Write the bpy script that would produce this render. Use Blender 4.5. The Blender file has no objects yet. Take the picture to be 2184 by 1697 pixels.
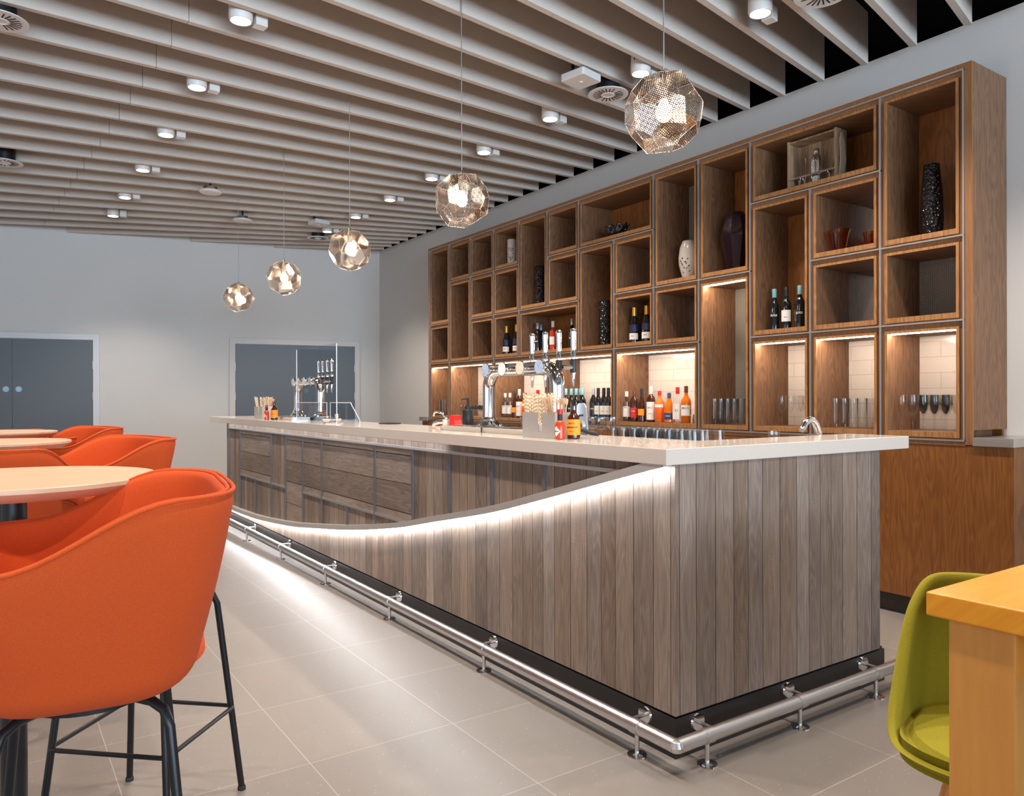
import bpy, bmesh, math, random
from mathutils import Vector, Matrix
PI = math.pi
random.seed(7)
scn = bpy.context.scene
col = scn.collection
# ------------------------------------------------------------------ camera, world, exposure
TH = math.radians(34.36)
cam = bpy.data.cameras.new('camera'); co = bpy.data.objects.new('camera', cam); col.objects.link(co)
cam.sensor_width = 36; cam.lens = 1622/2184*36; cam.shift_y = 3.3/2184; cam.clip_start = .05
co.location = (0, 0, 1.30)
co.rotation_euler = (Matrix.Rotation(-TH, 4, 'Z') @ Matrix.Rotation(PI/2, 4, 'X') @ Matrix.Rotation(-math.radians(.14), 4, 'Z')).to_euler()
scn.camera = co
scn.view_settings.view_transform = 'Standard'; scn.view_settings.look = 'None'
scn.view_settings.exposure = 0.0; scn.view_settings.gamma = 1
w = bpy.data.worlds.new('world'); scn.world = w; w.use_nodes = True
w.node_tree.nodes['Background'].inputs[0].default_value = (.62, .78, 1, 1)
w.node_tree.nodes['Background'].inputs[1].default_value = .15

def rgb(r, g, b): return (r, g, b, 1)
def area(name, loc, rot, sx, sy, power, color=(1, 1, 1), spread=None):
    l = bpy.data.lights.new(name, 'AREA'); l.shape = 'RECTANGLE'; l.size = sx; l.size_y = sy
    l.energy = power; l.color = color
    if spread: l.spread = spread
    o = bpy.data.objects.new(name, l); col.objects.link(o); o.location = loc; o.rotation_euler = rot
    return o
# daylight through the glazed front of the room, far behind the camera
for i, x in enumerate((-3.3, -.1, 3.1)):
    area('window_daylight', (x, -6.3, 1.95), (PI/2+.60, 0, 0), 2.9, 2.6, 330, (.66, .83, 1), 2.0)
# daylight from the glazed side of the hall on the left
for i, y in enumerate((-3.2, 1.0, 5.2)):
    area('window_daylight', (-5.8, y, 1.55), (PI/2, 0, -PI/2), 3.6, 2.7, 40, (.95, .93, .92))

# ------------------------------------------------------------------ node helpers
def newmat(name):
    m = bpy.data.materials.new(name); m.use_nodes = True
    nt = m.node_tree; b = nt.nodes['Principled BSDF']
    return m, nt, b
class N:
    def __init__(s, nt): s.nt = nt
    def __call__(s, typ, ins=None, **kw):
        n = s.nt.nodes.new(typ)
        for k, v in kw.items(): setattr(n, k, v)
        if ins:
            for k, v in ins.items():
                if hasattr(v, 'links') or isinstance(v, bpy.types.NodeSocket): s.nt.links.new(v, n.inputs[k])
                else: n.inputs[k].default_value = v
        return n
    def m(s, op, a, b=None, c=None, clamp=False):
        d = {0: a}
        if b is not None: d[1] = b
        if c is not None: d[2] = c
        return s('ShaderNodeMath', d, operation=op, use_clamp=clamp).outputs[0]
    def xyz(s, v):
        o = s('ShaderNodeSeparateXYZ', {0: v}).outputs; return o[0], o[1], o[2]
    def comb(s, x, y, z): return s('ShaderNodeCombineXYZ', {0: x, 1: y, 2: z}).outputs[0]
    def pos(s, kind='Object'):
        if kind == 'world': return s('ShaderNodeNewGeometry').outputs['Position']
        return s('ShaderNodeTexCoord').outputs[kind]
    def ramp(s, f, stops):
        n = s('ShaderNodeValToRGB', {0: f}); e = n.color_ramp.elements
        while len(e) < len(stops): e.new(.5)
        for i, (p, c) in enumerate(stops): e[i].position = p; e[i].color = rgb(*c)
        return n.outputs[0]
    def mix(s, f, a, b, blend='MIX'):
        n = s('ShaderNodeMix', data_type='RGBA', blend_type=blend)
        for i, v in ((0, f), (6, a), (7, b)):
            if isinstance(v, bpy.types.NodeSocket): s.nt.links.new(v, n.inputs[i])
            else: n.inputs[i].default_value = v if i == 0 else (rgb(*v) if len(v) == 3 else v)
        return n.outputs[2]
    def noise(s, v, scale=1, detail=3, rough=.55, dist=0):
        return s('ShaderNodeTexNoise', {'Vector': v, 'Scale': scale, 'Detail': detail, 'Roughness': rough, 'Distortion': dist}).outputs[0]
    def white(s, v): return s('ShaderNodeTexWhiteNoise', {'W': v}, noise_dimensions='1D').outputs[0]
    def bump(s, h, strength, dist=.002, b=None):
        o = s('ShaderNodeBump', {'Height': h, 'Strength': strength, 'Distance': dist}).outputs[0]
        if b is not None: s.nt.links.new(o, b.inputs['Normal'])
        return o
def plain(name, c, rough=.5, metal=0, spec=None, **kw):
    m, nt, b = newmat(name); b.inputs['Base Color'].default_value = rgb(*c)
    b.inputs['Roughness'].default_value = rough; b.inputs['Metallic'].default_value = metal
    for k, v in kw.items(): b.inputs[k].default_value = v
    n = N(nt); v = n.noise(n.pos(), 40, 2)
    mu = n('ShaderNodeMapRange', {0: v, 3: max(0, rough-.03), 4: min(1, rough+.03)}).outputs[0]
    nt.links.new(mu, b.inputs['Roughness'])
    return m
def emit(name, c, s):
    m, nt, b = newmat(name); b.inputs['Base Color'].default_value = rgb(*c)
    b.inputs['Emission Color'].default_value = rgb(*c); b.inputs['Emission Strength'].default_value = s
    return m
M = {}
M['chrome'] = plain('chrome', (.86, .86, .87), .06, 1)
M['steel'] = plain('satin_steel', (.68, .66, .64), .30, 1)
M['brushed'] = plain('brushed_sheet', (.56, .535, .51), .42, .5)
M['trim'] = plain('trim_metal', (.47, .46, .46), .40, .8)
M['frame'] = plain('frame_metal', (.20, .205, .22), .4, .6)
M['black'] = plain('black_metal', (.012, .012, .014), .35, .2)
M['kick'] = plain('dark_kick', (.030, .026, .025), .38, .3)
M['void'] = plain('void_black', (.004, .004, .004), .9)
M['blackplastic'] = plain('black_plastic', (.012, .012, .014), .4)
M['white'] = plain('white_plastic', (.62, .60, .58), .45)
M['door'] = plain('door_grey', (.098, .112, .128), .45)
M['doorframe'] = plain('frame_white', (.60, .61, .63), .4)
M['red'] = plain('red_plastic', (.75, .01, .008), .35)
M['paper'] = plain('label_paper', (.78, .74, .68), .6)
M['gold'] = plain('gold_foil', (.80, .42, .06), .35, .7)
M['navy'] = plain('navy_foil', (.02, .025, .07), .3, .2)
M['darkglass'] = plain('dark_glass', (.008, .008, .010), .05, 0, **{'Coat Weight': .5})
M['plumglass'] = plain('plum_glaze', (.022, .008, .012), .08, 0, **{'Coat Weight': .6})
M['ceramic'] = plain('white_ceramic', (.62, .56, .50), .2)
M['teal'] = plain('teal_cap', (.18, .42, .47), .4)
M['rose'] = plain('rose_wine', (.42, .035, .012), .08)
M['amber'] = plain('amber_spirit', (.55, .13, .006), .08)
M['orangespirit'] = plain('orange_spirit', (.85, .16, .03), .1)
M['rum'] = plain('dark_spirit', (.05, .012, .006), .08)
M['sauce'] = plain('hot_sauce', (.55, .045, .006), .15)
M['orangelabel'] = plain('orange_label', (.92, .30, .01), .5)
M['bluelabel'] = plain('blue_label', (.03, .045, .16), .5)
M['redcap'] = plain('red_cap', (.5, .01, .015), .35)
M['browncap'] = plain('brown_cap', (.09, .03, .02), .4)
M['ink'] = plain('ink', (.03, .02, .02), .6)
M['redink'] = plain('red_ink', (.55, .03, .03), .6)
M['twine'] = plain('twine', (.30, .23, .16), .9)
M['stick'] = plain('wood_stirrer', (.62, .40, .24), .7)
M['sticker'] = plain('blue_sticker', (.30, .48, .68), .5)
M['rubber'] = plain('rubber', (.02, .02, .02), .7)
M['greyplate'] = plain('grey_plate', (.42, .46, .50), .35, .5)
M['led'] = emit('led_white', (.93, .96, 1), 95)
M['ledwarm'] = emit('led_warm', (1, .84, .67), 210)
M['ledsoft'] = emit('led_soft', (.96, .97, 1), 14)
M['lens'] = emit('lamp_lens', (1, .93, .86), 22)
M['bulb'] = emit('bulb_warm', (1, .84, .68), 32)

def wallpaint(name, c):
    m, nt, b = newmat(name); n = N(nt)
    v = n.noise(n.pos('world'), 1.2, 4); b.inputs['Roughness'].default_value = .75
    nt.links.new(n.mix(v, [x*.97 for x in c], [min(1, x*1.03) for x in c]), b.inputs['Base Color'])
    n.bump(n.noise(n.pos('world'), 300, 2), .05, .001, b); return m
M['wall'] = wallpaint('wall_paint', (.60, .59, .575))
def felt(name, c):
    m, nt, b = newmat(name); n = N(nt)
    v = n.noise(n.pos('world'), 220, 3); b.inputs['Roughness'].default_value = .95
    nt.links.new(n.mix(v, [x*.88 for x in c], [min(1, x*1.12) for x in c]), b.inputs['Base Color'])
    n.bump(v, .2, .001, b); return m
M['felt'] = felt('slat_felt', (.50, .44, .39))
def fabric(name, c, c2, sheen=.3):
    m, nt, b = newmat(name); n = N(nt); p = n.pos()
    v = n.noise(p, 420, 3, .7); x, y, z = n.xyz(p)
    wv = n.m('MULTIPLY', n.m('SINE', n.m('MULTIPLY', z, 2600)), n.m('SINE', n.m('MULTIPLY', n.m('ADD', x, y), 2600)))
    fl = n('ShaderNodeTexVoronoi', {'Vector': p, 'Scale': 90}).outputs[0]
    f = n.m('ADD', v, n.m('MULTIPLY', wv, .08))
    base = n.mix(f, c, c2)
    base = n.mix(n.m('MULTIPLY', n.m('LESS_THAN', fl, .055), .16), base, (.9, .4, .25))
    nt.links.new(base, b.inputs['Base Color']); b.inputs['Roughness'].default_value = .9
    b.inputs['Sheen Weight'].default_value = sheen; b.inputs['Sheen Roughness'].default_value = .4
    b.inputs['Sheen Tint'].default_value = rgb(*c2)
    n.bump(f, .25, .0012, b); return m
M['orange'] = fabric('orange_wool', (.40, .034, .004), (.72, .100, .005), 0)
M['green'] = fabric('olive_wool', (.135, .125, .002), (.42, .36, .012), .15)
def wood(name, dark, light, axis='z', plank=0, vary=.25, rough=.5, grain=1, spec_s=60, kind='world', arches=.5):
    """grain runs along axis; with plank > 0 boards of that width lie side by side"""
    m, nt, b = newmat(name); n = N(nt); x, y, z = n.xyz(n.pos(kind))
    if axis == 'z': l, u = z, n.m('ADD', x, n.m('MULTIPLY', y, 1.013))
    elif axis == 'y': l, u = y, n.m('ADD', z, x)
    else: l, u = x, n.m('ADD', y, z)
    out = None
    if plank:
        un = n.m('DIVIDE', u, plank)
        idx = n.m('FLOOR', un); r = n.white(idx); r2 = n.white(n.m('ADD', idx, 51.3))
        fr = n.m('FRACT', un)
        edge = n.m('MAXIMUM', n.m('LESS_THAN', fr, .014), n.m('GREATER_THAN', fr, .986))
        l = n.m('ADD', l, n.m('MULTIPLY', r, 13))
    v = n.comb(n.m('MULTIPLY', u, spec_s), n.m('MULTIPLY', l, 2.2), 0)
    fine = n.noise(v, 1, 5, .65)
    warp = n.noise(n.comb(n.m('MULTIPLY', u, 9), n.m('MULTIPLY', l, 1.3), 3), 1, 2)
    arch = n.m('SINE', n.m('MULTIPLY', n.m('ADD', n.m('MULTIPLY', warp, 3.2), n.m('MULTIPLY', u, 4)), 34*grain))
    arch = n.m('MULTIPLY_ADD', arch, .5, .5)
    f = n.m('ADD', n.m('MULTIPLY', fine, 1-.45*arches), n.m('MULTIPLY', arch, .45*arches))
    if plank: f = n.m('ADD', f, n.m('MULTIPLY', n.m('SUBTRACT', r, .5), vary*1.6))
    c = n.mix(n.m('MULTIPLY_ADD', n.m('SUBTRACT', f, .5), 1.8, .5, clamp=True), dark, light)
    if plank: c = n.mix(edge, c, [d*.35 for d in dark])
    nt.links.new(c, b.inputs['Base Color']); b.inputs['Roughness'].default_value = rough
    n.bump(f, .35, .0015, b)
    return m
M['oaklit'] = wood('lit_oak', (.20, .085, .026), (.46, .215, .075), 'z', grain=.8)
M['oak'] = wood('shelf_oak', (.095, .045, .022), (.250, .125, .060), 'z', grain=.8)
M['oakdark'] = wood('shelf_oak_back', (.17, .058, .010), (.34, .130, .026), 'z', grain=.5)
M['oaklow'] = wood('base_panel_oak', (.14, .046, .008), (.27, .100, .020), 'z', grain=.7, rough=.4)
M['oakh'] = wood('oak_edging', (.17, .070, .024), (.33, .150, .055), 'z', grain=.5, arches=.15)
M['tabletop'] = wood('pale_oak_top', (.50, .34, .21), (.66, .47, .31), 'x', grain=.6, rough=.45, arches=.25)
M['honey'] = wood('honey_wood', (.74, .25, .010), (.92, .37, .018), 'x', grain=.3, rough=.35, arches=.2, spec_s=25)
M['honeyleg'] = wood('honey_leg', (.58, .23, .040), (.72, .32, .07), 'z', grain=.3, rough=.4, arches=.2, spec_s=20)
M['crate'] = wood('crate_pine', (.17, .105, .06), (.38, .26, .16), 'z', plank=.05, grain=.6, kind='Object')

def weathered(name, axis='z', plank=.094):
    m, nt, b = newmat(name); n = N(nt); x, y, z = n.xyz(n.pos('world'))
    if axis == 'z': l, u = z, n.m('ADD', x, y)
    else: l, u = y, z
    un = n.m('DIVIDE', n.m('ADD', u, n.m('MULTIPLY', n.noise(n.comb(0, n.m('MULTIPLY', u, 3.1), 0), 1, 0), .10)), plank)
    idx = n.m('FLOOR', un); r = n.white(idx); r2 = n.white(n.m('ADD', idx, 77.1)); r3 = n.white(n.m('ADD', idx, 153.7))
    fr = n.m('FRACT', un); edge = n.m('LESS_THAN', n.m('ABSOLUTE', n.m('SUBTRACT', fr, .5)), .484)
    ll = n.m('ADD', l, n.m('MULTIPLY', r, 17))
    fine = n.noise(n.comb(n.m('MULTIPLY', u, 110), n.m('MULTIPLY', ll, 4.0), 0), 1, 6, .7)
    warp = n.noise(n.comb(n.m('MULTIPLY', u, 8), n.m('MULTIPLY', ll, .85), 5), 1, 2.5)
    ring = n.m('MULTIPLY_ADD', n.m('SINE', n.m('MULTIPLY', n.m('ADD', n.m('MULTIPLY', warp, 3.0), n.m('MULTIPLY', u, 3)), 46)), .5, .5)
    patch = n.noise(n.comb(n.m('MULTIPLY', u, 6), n.m('MULTIPLY', ll, 1.1), 9), 1, 3)
    saw = n.m('MULTIPLY_ADD', n.m('SINE', n.m('ADD', n.m('MULTIPLY', l, 1150), n.m('MULTIPLY', n.noise(n.comb(n.m('MULTIPLY', u, 14), n.m('MULTIPLY', l, 30), 0), 1, 2), 9))), .5, .5)
    sawm = n.m('MULTIPLY', n.m('GREATER_THAN', r2, .38), n.m('MULTIPLY', n.m('SUBTRACT', n.noise(n.comb(n.m('MULTIPLY', u, 12), n.m('MULTIPLY', ll, 3), 2), 1, 3), .38), 3.2, clamp=True))
    f = n.m('ADD', n.m('MULTIPLY', fine, .72), n.m('MULTIPLY', ring, .13))
    f = n.m('ADD', f, n.m('MULTIPLY', n.m('SUBTRACT', patch, .5), .55))
    f = n.m('ADD', f, n.m('MULTIPLY', n.m('SUBTRACT', r, .5), .30))
    f = n.m('ADD', f, n.m('MULTIPLY', n.m('MULTIPLY', saw, sawm), .20))
    f2 = n.m('MULTIPLY_ADD', n.m('SUBTRACT', f, .43), 1.15, .43, clamp=True)
    warm = n.ramp(f2, [(0, (.085, .052, .036)), (.35, (.185, .125, .088)), (.65, (.275, .195, .142)), (1, (.42, .33, .26))])
    cool = n.ramp(f2, [(0, (.085, .064, .052)), (.35, (.19, .145, .118)), (.65, (.285, .225, .185)), (1, (.43, .37, .32))])
    c = n.mix(r3, warm, cool)
    crack = n.m('LESS_THAN', n.noise(n.comb(n.m('MULTIPLY', u, 60), n.m('MULTIPLY', ll, 1.6), 21), 1, 3), .285)
    c = n.mix(n.m('MULTIPLY', crack, .75), c, (.025, .018, .014))
    c = n.mix(edge, (.018, .013, .010), c)
    nt.links.new(c, b.inputs['Base Color']); b.inputs['Roughness'].default_value = .62
    h = n.m('ADD', f, n.m('MULTIPLY', n.m('MULTIPLY', saw, sawm), .5)); h = n.m('MULTIPLY', h, edge)
    n.bump(h, .6, .002, b); return m
M['weather'] = weathered('weathered_boards'); M['weatherh'] = weathered('weathered_boards_flat', 'y', .17)

def quartz():
    m, nt, b = newmat('counter_quartz'); n = N(nt); v = n.noise(n.pos('world'), 260, 3)
    nt.links.new(n.mix(v, (.56, .50, .44), (.64, .58, .52)), b.inputs['Base Color'])
    b.inputs['Roughness'].default_value = .12; return m
M['quartz'] = quartz()
def floortile():
    m, nt, b = newmat('floor_tile'); n = N(nt); p = n.pos('world'); x, y, z = n.xyz(p)
    a = n.m('DIVIDE', n.m('SUBTRACT', x, 2.70), .5875); c = n.m('DIVIDE', n.m('SUBTRACT', y, 1.503), .577)
    def line(t): return n.m('GREATER_THAN', n.m('ABSOLUTE', n.m('SUBTRACT', n.m('FRACT', t), .5)), .4975)
    g = n.m('MAXIMUM', line(a), line(c))
    tone = n.white(n.m('ADD', n.m('FLOOR', a), n.m('MULTIPLY', n.m('FLOOR', c), 31.7)))
    nz = n.noise(p, 14, 5, .6)
    base = n.mix(nz, (.190, .170, .155), (.235, .212, .195))
    base = n.mix(n.m('MULTIPLY', tone, .18), base, (.29, .26, .235))
    sp = n('ShaderNodeTexVoronoi', {'Vector': p, 'Scale': 38}).outputs[0]
    base = n.mix(n.m('MULTIPLY', n.m('LESS_THAN', sp, .075), .6), base, (.60, .55, .50))
    base = n.mix(g, base, (.40, .36, .33))
    nt.links.new(base, b.inputs['Base Color'])
    nt.links.new(n('ShaderNodeMapRange', {0: nz, 3: .30, 4: .42}).outputs[0], b.inputs['Roughness'])
    n.bump(n.m('SUBTRACT', nz, n.m('MULTIPLY', g, .6)), .06, .001, b); return m
M['floor'] = floortile()
def walltile():
    m, nt, b = newmat('white_tile'); n = N(nt); x, y, z = n.xyz(n.pos('world'))
    br = n('ShaderNodeTexBrick', {'Vector': n.comb(y, n.m('SUBTRACT', z, 1.07), 0), 'Scale': 1, 'Color1': rgb(.66, .61, .57), 'Color2': rgb(.63, .58, .54), 'Mortar': rgb(.50, .43, .36), 'Mortar Size': .0022, 'Brick Width': .30, 'Row Height': .098})
    nt.links.new(br.outputs[0], b.inputs['Base Color']); b.inputs['Roughness'].default_value = .13
    n.bump(n.m('SUBTRACT', 1, br.outputs[1]), .4, .002, b); return m
M['tile'] = walltile()
def mirror():
    m, nt, b = newmat('mirror'); n = N(nt); b.inputs['Base Color'].default_value = rgb(.72, .70, .68); b.inputs['Metallic'].default_value = 1
    b.inputs['Roughness'].default_value = .02; return m
M['mirror'] = mirror()
def beaded():
    m, nt, b = newmat('beaded_panel'); n = N(nt); x, y, z = n.xyz(n.pos('world'))
    d = n.m('MULTIPLY', n.m('ABSOLUTE', n.m('SINE', n.m('MULTIPLY', y, PI/.011))), n.m('ABSOLUTE', n.m('SINE', n.m('MULTIPLY', z, PI/.007))))
    nt.links.new(n.mix(d, (.16, .14, .12), (.50, .46, .42)), b.inputs['Base Color'])
    b.inputs['Metallic'].default_value = .3; b.inputs['Roughness'].default_value = .35
    n.bump(d, .8, .003, b); return m
M['beaded'] = beaded()
def glass(name, tint=(1, 1, 1), refl=.12, edge=.55):
    m, nt, b = newmat(name); n = N(nt); out = nt.nodes['Material Output']
    t = n('ShaderNodeBsdfTransparent', {0: rgb(*tint)}); g = n('ShaderNodeBsdfGlossy', {'Roughness': .03, 'Color': rgb(1, 1, 1)})
    lw = n('ShaderNodeLayerWeight', {'Blend': .35}).outputs[1]
    f = n.m('ADD', n.m('MULTIPLY', n.m('POWER', lw, 2.6), edge), refl*.22, clamp=True)
    ms = n('ShaderNodeMixShader', {0: f}); nt.links.new(t.outputs[0], ms.inputs[1]); nt.links.new(g.outputs[0], ms.inputs[2])
    nt.links.new(ms.outputs[0], out.inputs[0]); return m
M['glass'] = glass('clear_glass', (.985, .985, .98), .12, .55); M['acrylic'] = glass('acrylic_sheet', (.90, .92, .94), .10, .3)
M['acryledge'] = plain('acrylic_edge', (.72, .74, .75), .2)
M['amberglass'] = glass('amber_glass', (.93, .52, .16), .25, .35)
def bumpy():
    m, nt, b = newmat('bubbled_black_glass'); n = N(nt); b.inputs['Base Color'].default_value = rgb(.008, .007, .008); b.inputs['Roughness'].default_value = .06
    v = n('ShaderNodeTexVoronoi', {'Vector': n.pos(), 'Scale': 55}).outputs[0]; n.bump(v, 1.0, .012, b); return m
M['bumpy'] = bumpy()
M['film'] = glass('plastic_film', (.80, .76, .73), .25, .4)
def perforated():
    m, nt, b = newmat('perforated_metal'); n = N(nt); out = nt.nodes['Material Output']
    uv = n('ShaderNodeUVMap').outputs[0]; x, y, z = n.xyz(uv); P = .0074
    fx = n.m('SUBTRACT', n.m('FRACT', n.m('DIVIDE', x, P)), .5); fy = n.m('SUBTRACT', n.m('FRACT', n.m('DIVIDE', y, P)), .5)
    r = n.m('SQRT', n.m('ADD', n.m('MULTIPLY', fx, fx), n.m('MULTIPLY', fy, fy)))
    hole = n.m('LESS_THAN', r, .35)
    b.inputs['Base Color'].default_value = rgb(.62, .56, .51); b.inputs['Metallic'].default_value = 1; b.inputs['Roughness'].default_value = .12
    t = n('ShaderNodeBsdfTransparent'); ms = n('ShaderNodeMixShader', {0: hole})
    nt.links.new(b.outputs[0], ms.inputs[1]); nt.links.new(t.outputs[0], ms.inputs[2]); nt.links.new(ms.outputs[0], out.inputs[0]); return m
M['perf'] = perforated()
def straws():
    m, nt, b = newmat('striped_straw'); n = N(nt); x, y, z = n.xyz(n.pos())
    s = n.m('GREATER_THAN', n.m('FRACT', n.m('ADD', n.m('MULTIPLY', z, 62), n.m('MULTIPLY', n.m('ADD', x, y), 75))), .62)
    d = n.m('GREATER_THAN', n.m('FRACT', n.m('ADD', n.m('MULTIPLY', z, 62), n.m('MULTIPLY', n.m('ADD', x, y), 75))), .93)
    c = n.mix(s, (.86, .82, .74), (.72, .40, .05)); c = n.mix(d, c, (.15, .10, .02))
    nt.links.new(c, b.inputs['Base Color']); b.inputs['Roughness'].default_value = .6; return m
M['straw'] = straws()
def badge(name, c1, c2):
    m, nt, b = newmat(name); n = N(nt); p = n.pos(); x, y, z = n.xyz(p)
    v = n.noise(p, 55, 3, .6, 3.5); f = n.m('GREATER_THAN', v, .5)
    c = n.mix(n.m('MULTIPLY', f, .55), c1, c2)
    nt.links.new(c, b.inputs['Base Color']); b.inputs['Roughness'].default_value = .25
    b.inputs['Coat Weight'].default_value = .5; return m
M['badge_blue'] = badge('badge_blue', (.55, .66, .80), (.12, .20, .50)); M['badge_white'] = badge('badge_white', (.86, .88, .90), (.80, .84, .88))
M['badge_orange'] = badge('badge_orange', (.88, .82, .74), (.80, .35, .05)); M['badge_grey'] = badge('badge_grey', (.58, .62, .64), (.35, .38, .42))

# ------------------------------------------------------------------ geometry helpers
class MB:
    def __init__(s): s.v = []; s.f = []
    def add(s, vs, fs):
        o = len(s.v); s.v += [tuple(p) for p in vs]; s.f += [tuple(i+o for i in f) for f in fs]; return s
    def box(s, x0, x1, y0, y1, z0, z1):
        vs = [(x, y, z) for x in (x0, x1) for y in (y0, y1) for z in (z0, z1)]
        return s.add(vs, [(0, 1, 3, 2), (4, 6, 7, 5), (0, 4, 5, 1), (2, 3, 7, 6), (0, 2, 6, 4), (1, 5, 7, 3)])
    def obox(s, c, ax, hx, hy, hz):
        """box centred at c, turned by angle ax about z"""
        ca, sa = math.cos(ax), math.sin(ax); o = []
        for x in (-hx, hx):
            for y in (-hy, hy):
                for z in (-hz, hz): o.append((c[0]+x*ca-y*sa, c[1]+x*sa+y*ca, c[2]+z))
        return s.add(o, [(0, 1, 3, 2), (4, 6, 7, 5), (0, 4, 5, 1), (2, 3, 7, 6), (0, 2, 6, 4), (1, 5, 7, 3)])
    def prism(s, poly, axis, a, b):
        """2-D outline swept along axis from a to b"""
        n = len(poly)
        def p(q, t): return {0: (t, q[0], q[1]), 1: (q[0], t, q[1]), 2: (q[0], q[1], t)}[axis]
        vs = [p(q, a) for q in poly]+[p(q, b) for q in poly]
        fs = [tuple(range(n-1, -1, -1)), tuple(range(n, 2*n))]+[(i, (i+1) % n, n+(i+1) % n, n+i) for i in range(n)]
        return s.add(vs, fs)
    def lathe(s, prof, c=(0, 0, 0), n=20, sx=1, sy=1):
        vs = []; fs = []; o = []
        for r, z in prof:
            if r < 1e-6: o.append([len(vs)]); vs.append((c[0], c[1], c[2]+z))
            else:
                o.append(list(range(len(vs), len(vs)+n)))
                for i in range(n):
                    t = 2*PI*i/n; vs.append((c[0]+r*math.cos(t)*sx, c[1]+r*math.sin(t)*sy, c[2]+z))
        for a, b in zip(o, o[1:]):
            if len(a) == 1 and len(b) == 1: continue
            for i in range(n):
                j = (i+1) % n
                if len(a) == 1: fs.append((a[0], b[j], b[i]))
                elif len(b) == 1: fs.append((a[i], a[j], b[0]))
                else: fs.append((a[i], a[j], b[j], b[i]))
        return s.add(vs, fs)
    def tube(s, path, r, n=10, closed=False, caps=True):
        P = [Vector(p) for p in path]; m = len(P); vs = []; prev = None
        rr = r if isinstance(r, (list, tuple)) else [r]*m
        for i, p in enumerate(P):
            if closed: t = (P[(i+1) % m]-P[i-1])
            else: t = P[min(i+1, m-1)]-P[max(i-1, 0)]
            t.normalize()
            if prev is None:
                a = Vector((0, 0, 1)) if abs(t.z) < .9 else Vector((1, 0, 0))
                prev = (a-t*a.dot(t)).normalized()
            else:
                q = prev-t*prev.dot(t); prev = q.normalized() if q.length > 1e-6 else prev
            bn = t.cross(prev)
            for k in range(n):
                an = 2*PI*k/n; vs.append(p+(prev*math.cos(an)+bn*math.sin(an))*rr[i])
        fs = []
        for i in range(m if closed else m-1):
            a, b = i*n, ((i+1) % m)*n
            for k in range(n): fs.append((a+k, a+(k+1) % n, b+(k+1) % n, b+k))
        if not closed and caps: fs += [tuple(range(n-1, -1, -1)), tuple(range((m-1)*n, m*n))]
        return s.add(vs, fs)
    def build(s, name, mat, parent=None, world=False, smooth=35, loc=None):
        me = bpy.data.meshes.new(name)
        off = Vector((0, 0, 0))
        if world and parent is not None:
            p = parent
            while p is not None: off += p.location; p = p.parent
        me.from_pydata([tuple(Vector(v)-off) for v in s.v], [], s.f)
        bm = bmesh.new(); bm.from_mesh(me); bmesh.ops.recalc_face_normals(bm, faces=bm.faces); bm.to_mesh(me); bm.free()
        me.materials.append(mat if not isinstance(mat, str) else M[mat])
        if smooth:
            me.shade_smooth(); me.set_sharp_from_angle(angle=math.radians(smooth))
        o = bpy.data.objects.new(name, me); col.objects.link(o)
        if parent is not None: o.parent = parent
        if loc: o.location = loc
        return o
def arc(c, r, a0, a1, n, plane='xz'):
    o = []
    for i in range(n+1):
        t = a0+(a1-a0)*i/n; u, v = r*math.cos(t), r*math.sin(t)
        o.append({'xz': (c[0]+u, c[1], c[2]+v), 'yz': (c[0], c[1]+u, c[2]+v), 'xy': (c[0]+u, c[1]+v, c[2])}[plane])
    return o
def bevel(o, w, seg=2):
    b = o.modifiers.new('bevel', 'BEVEL'); b.width = w; b.segments = seg; b.limit_method = 'ANGLE'; return o
def tag(o, label=None, cat=None, group=None, kind=None):
    if label: o['label'] = label
    if cat: o['category'] = cat
    if group: o['group'] = group
    if kind: o['kind'] = kind
    return o
def empty(name, loc=(0, 0, 0), rz=0):
    o = bpy.data.objects.new(name, None); col.objects.link(o); o.location = loc; o.rotation_euler = (0, 0, rz)
    o.empty_display_size = .05; return o
def kids(o): return [c for c in bpy.data.objects if c.parent == o]
KID = {}
def freeze(o):
    """remember the tree under a prototype so that copying stays quick"""
    KID[o.name] = [freeze(c) for c in kids(o)]; return o
def dup(o, parent=None):
    c = o.copy(); col.objects.link(c)
    if parent is not None: c.parent = parent
    for ch in KID.get(o.name, []): dup(ch, c)
    return c
USED = set()
def place(proto, loc, rz=0, label=None, group=None, cat=None):
    o = proto if proto.name not in USED else dup(proto)
    if o is proto: USED.add(proto.name)
    o.location = loc; o.rotation_euler = (0, 0, rz)
    if label: o['label'] = label
    if group: o['group'] = group
    if cat: o['category'] = cat
    return o
def text(s, size, mat, parent, name='lettering', loc=(0, 0, 0), rot=(0, 0, 0), wrap=None, depth=.0003, sx=1, bold=0):
    """lettering as a mesh; wrap = radius bends it round a vertical cylinder, reading from -y side"""
    cu = bpy.data.curves.new(name, 'FONT'); cu.body = s; cu.size = size; cu.align_x = 'CENTER'; cu.align_y = 'CENTER'
    cu.extrude = depth; cu.offset = bold
    t = bpy.data.objects.new(name, cu); col.objects.link(t)
    bpy.context.view_layer.update()
    me = bpy.data.meshes.new_from_object(t.evaluated_get(bpy.context.evaluated_depsgraph_get()))
    bpy.data.objects.remove(t); bpy.data.curves.remove(cu)
    for v in me.vertices:
        x, y, z = v.co.x*sx, v.co.y, v.co.z
        if wrap: a = x/wrap; v.co = ((wrap+z)*math.sin(a), -(wrap+z)*math.cos(a), y)
        else: v.co = (x, -z, y)
    me.materials.clear(); me.materials.append(M[mat])
    o = bpy.data.objects.new(name, me); col.objects.link(o); o.parent = parent; o.location = loc; o.rotation_euler = rot
    return o
FW = Vector((math.sin(TH), math.cos(TH))); RT = Vector((math.cos(TH), -math.sin(TH)))
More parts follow.
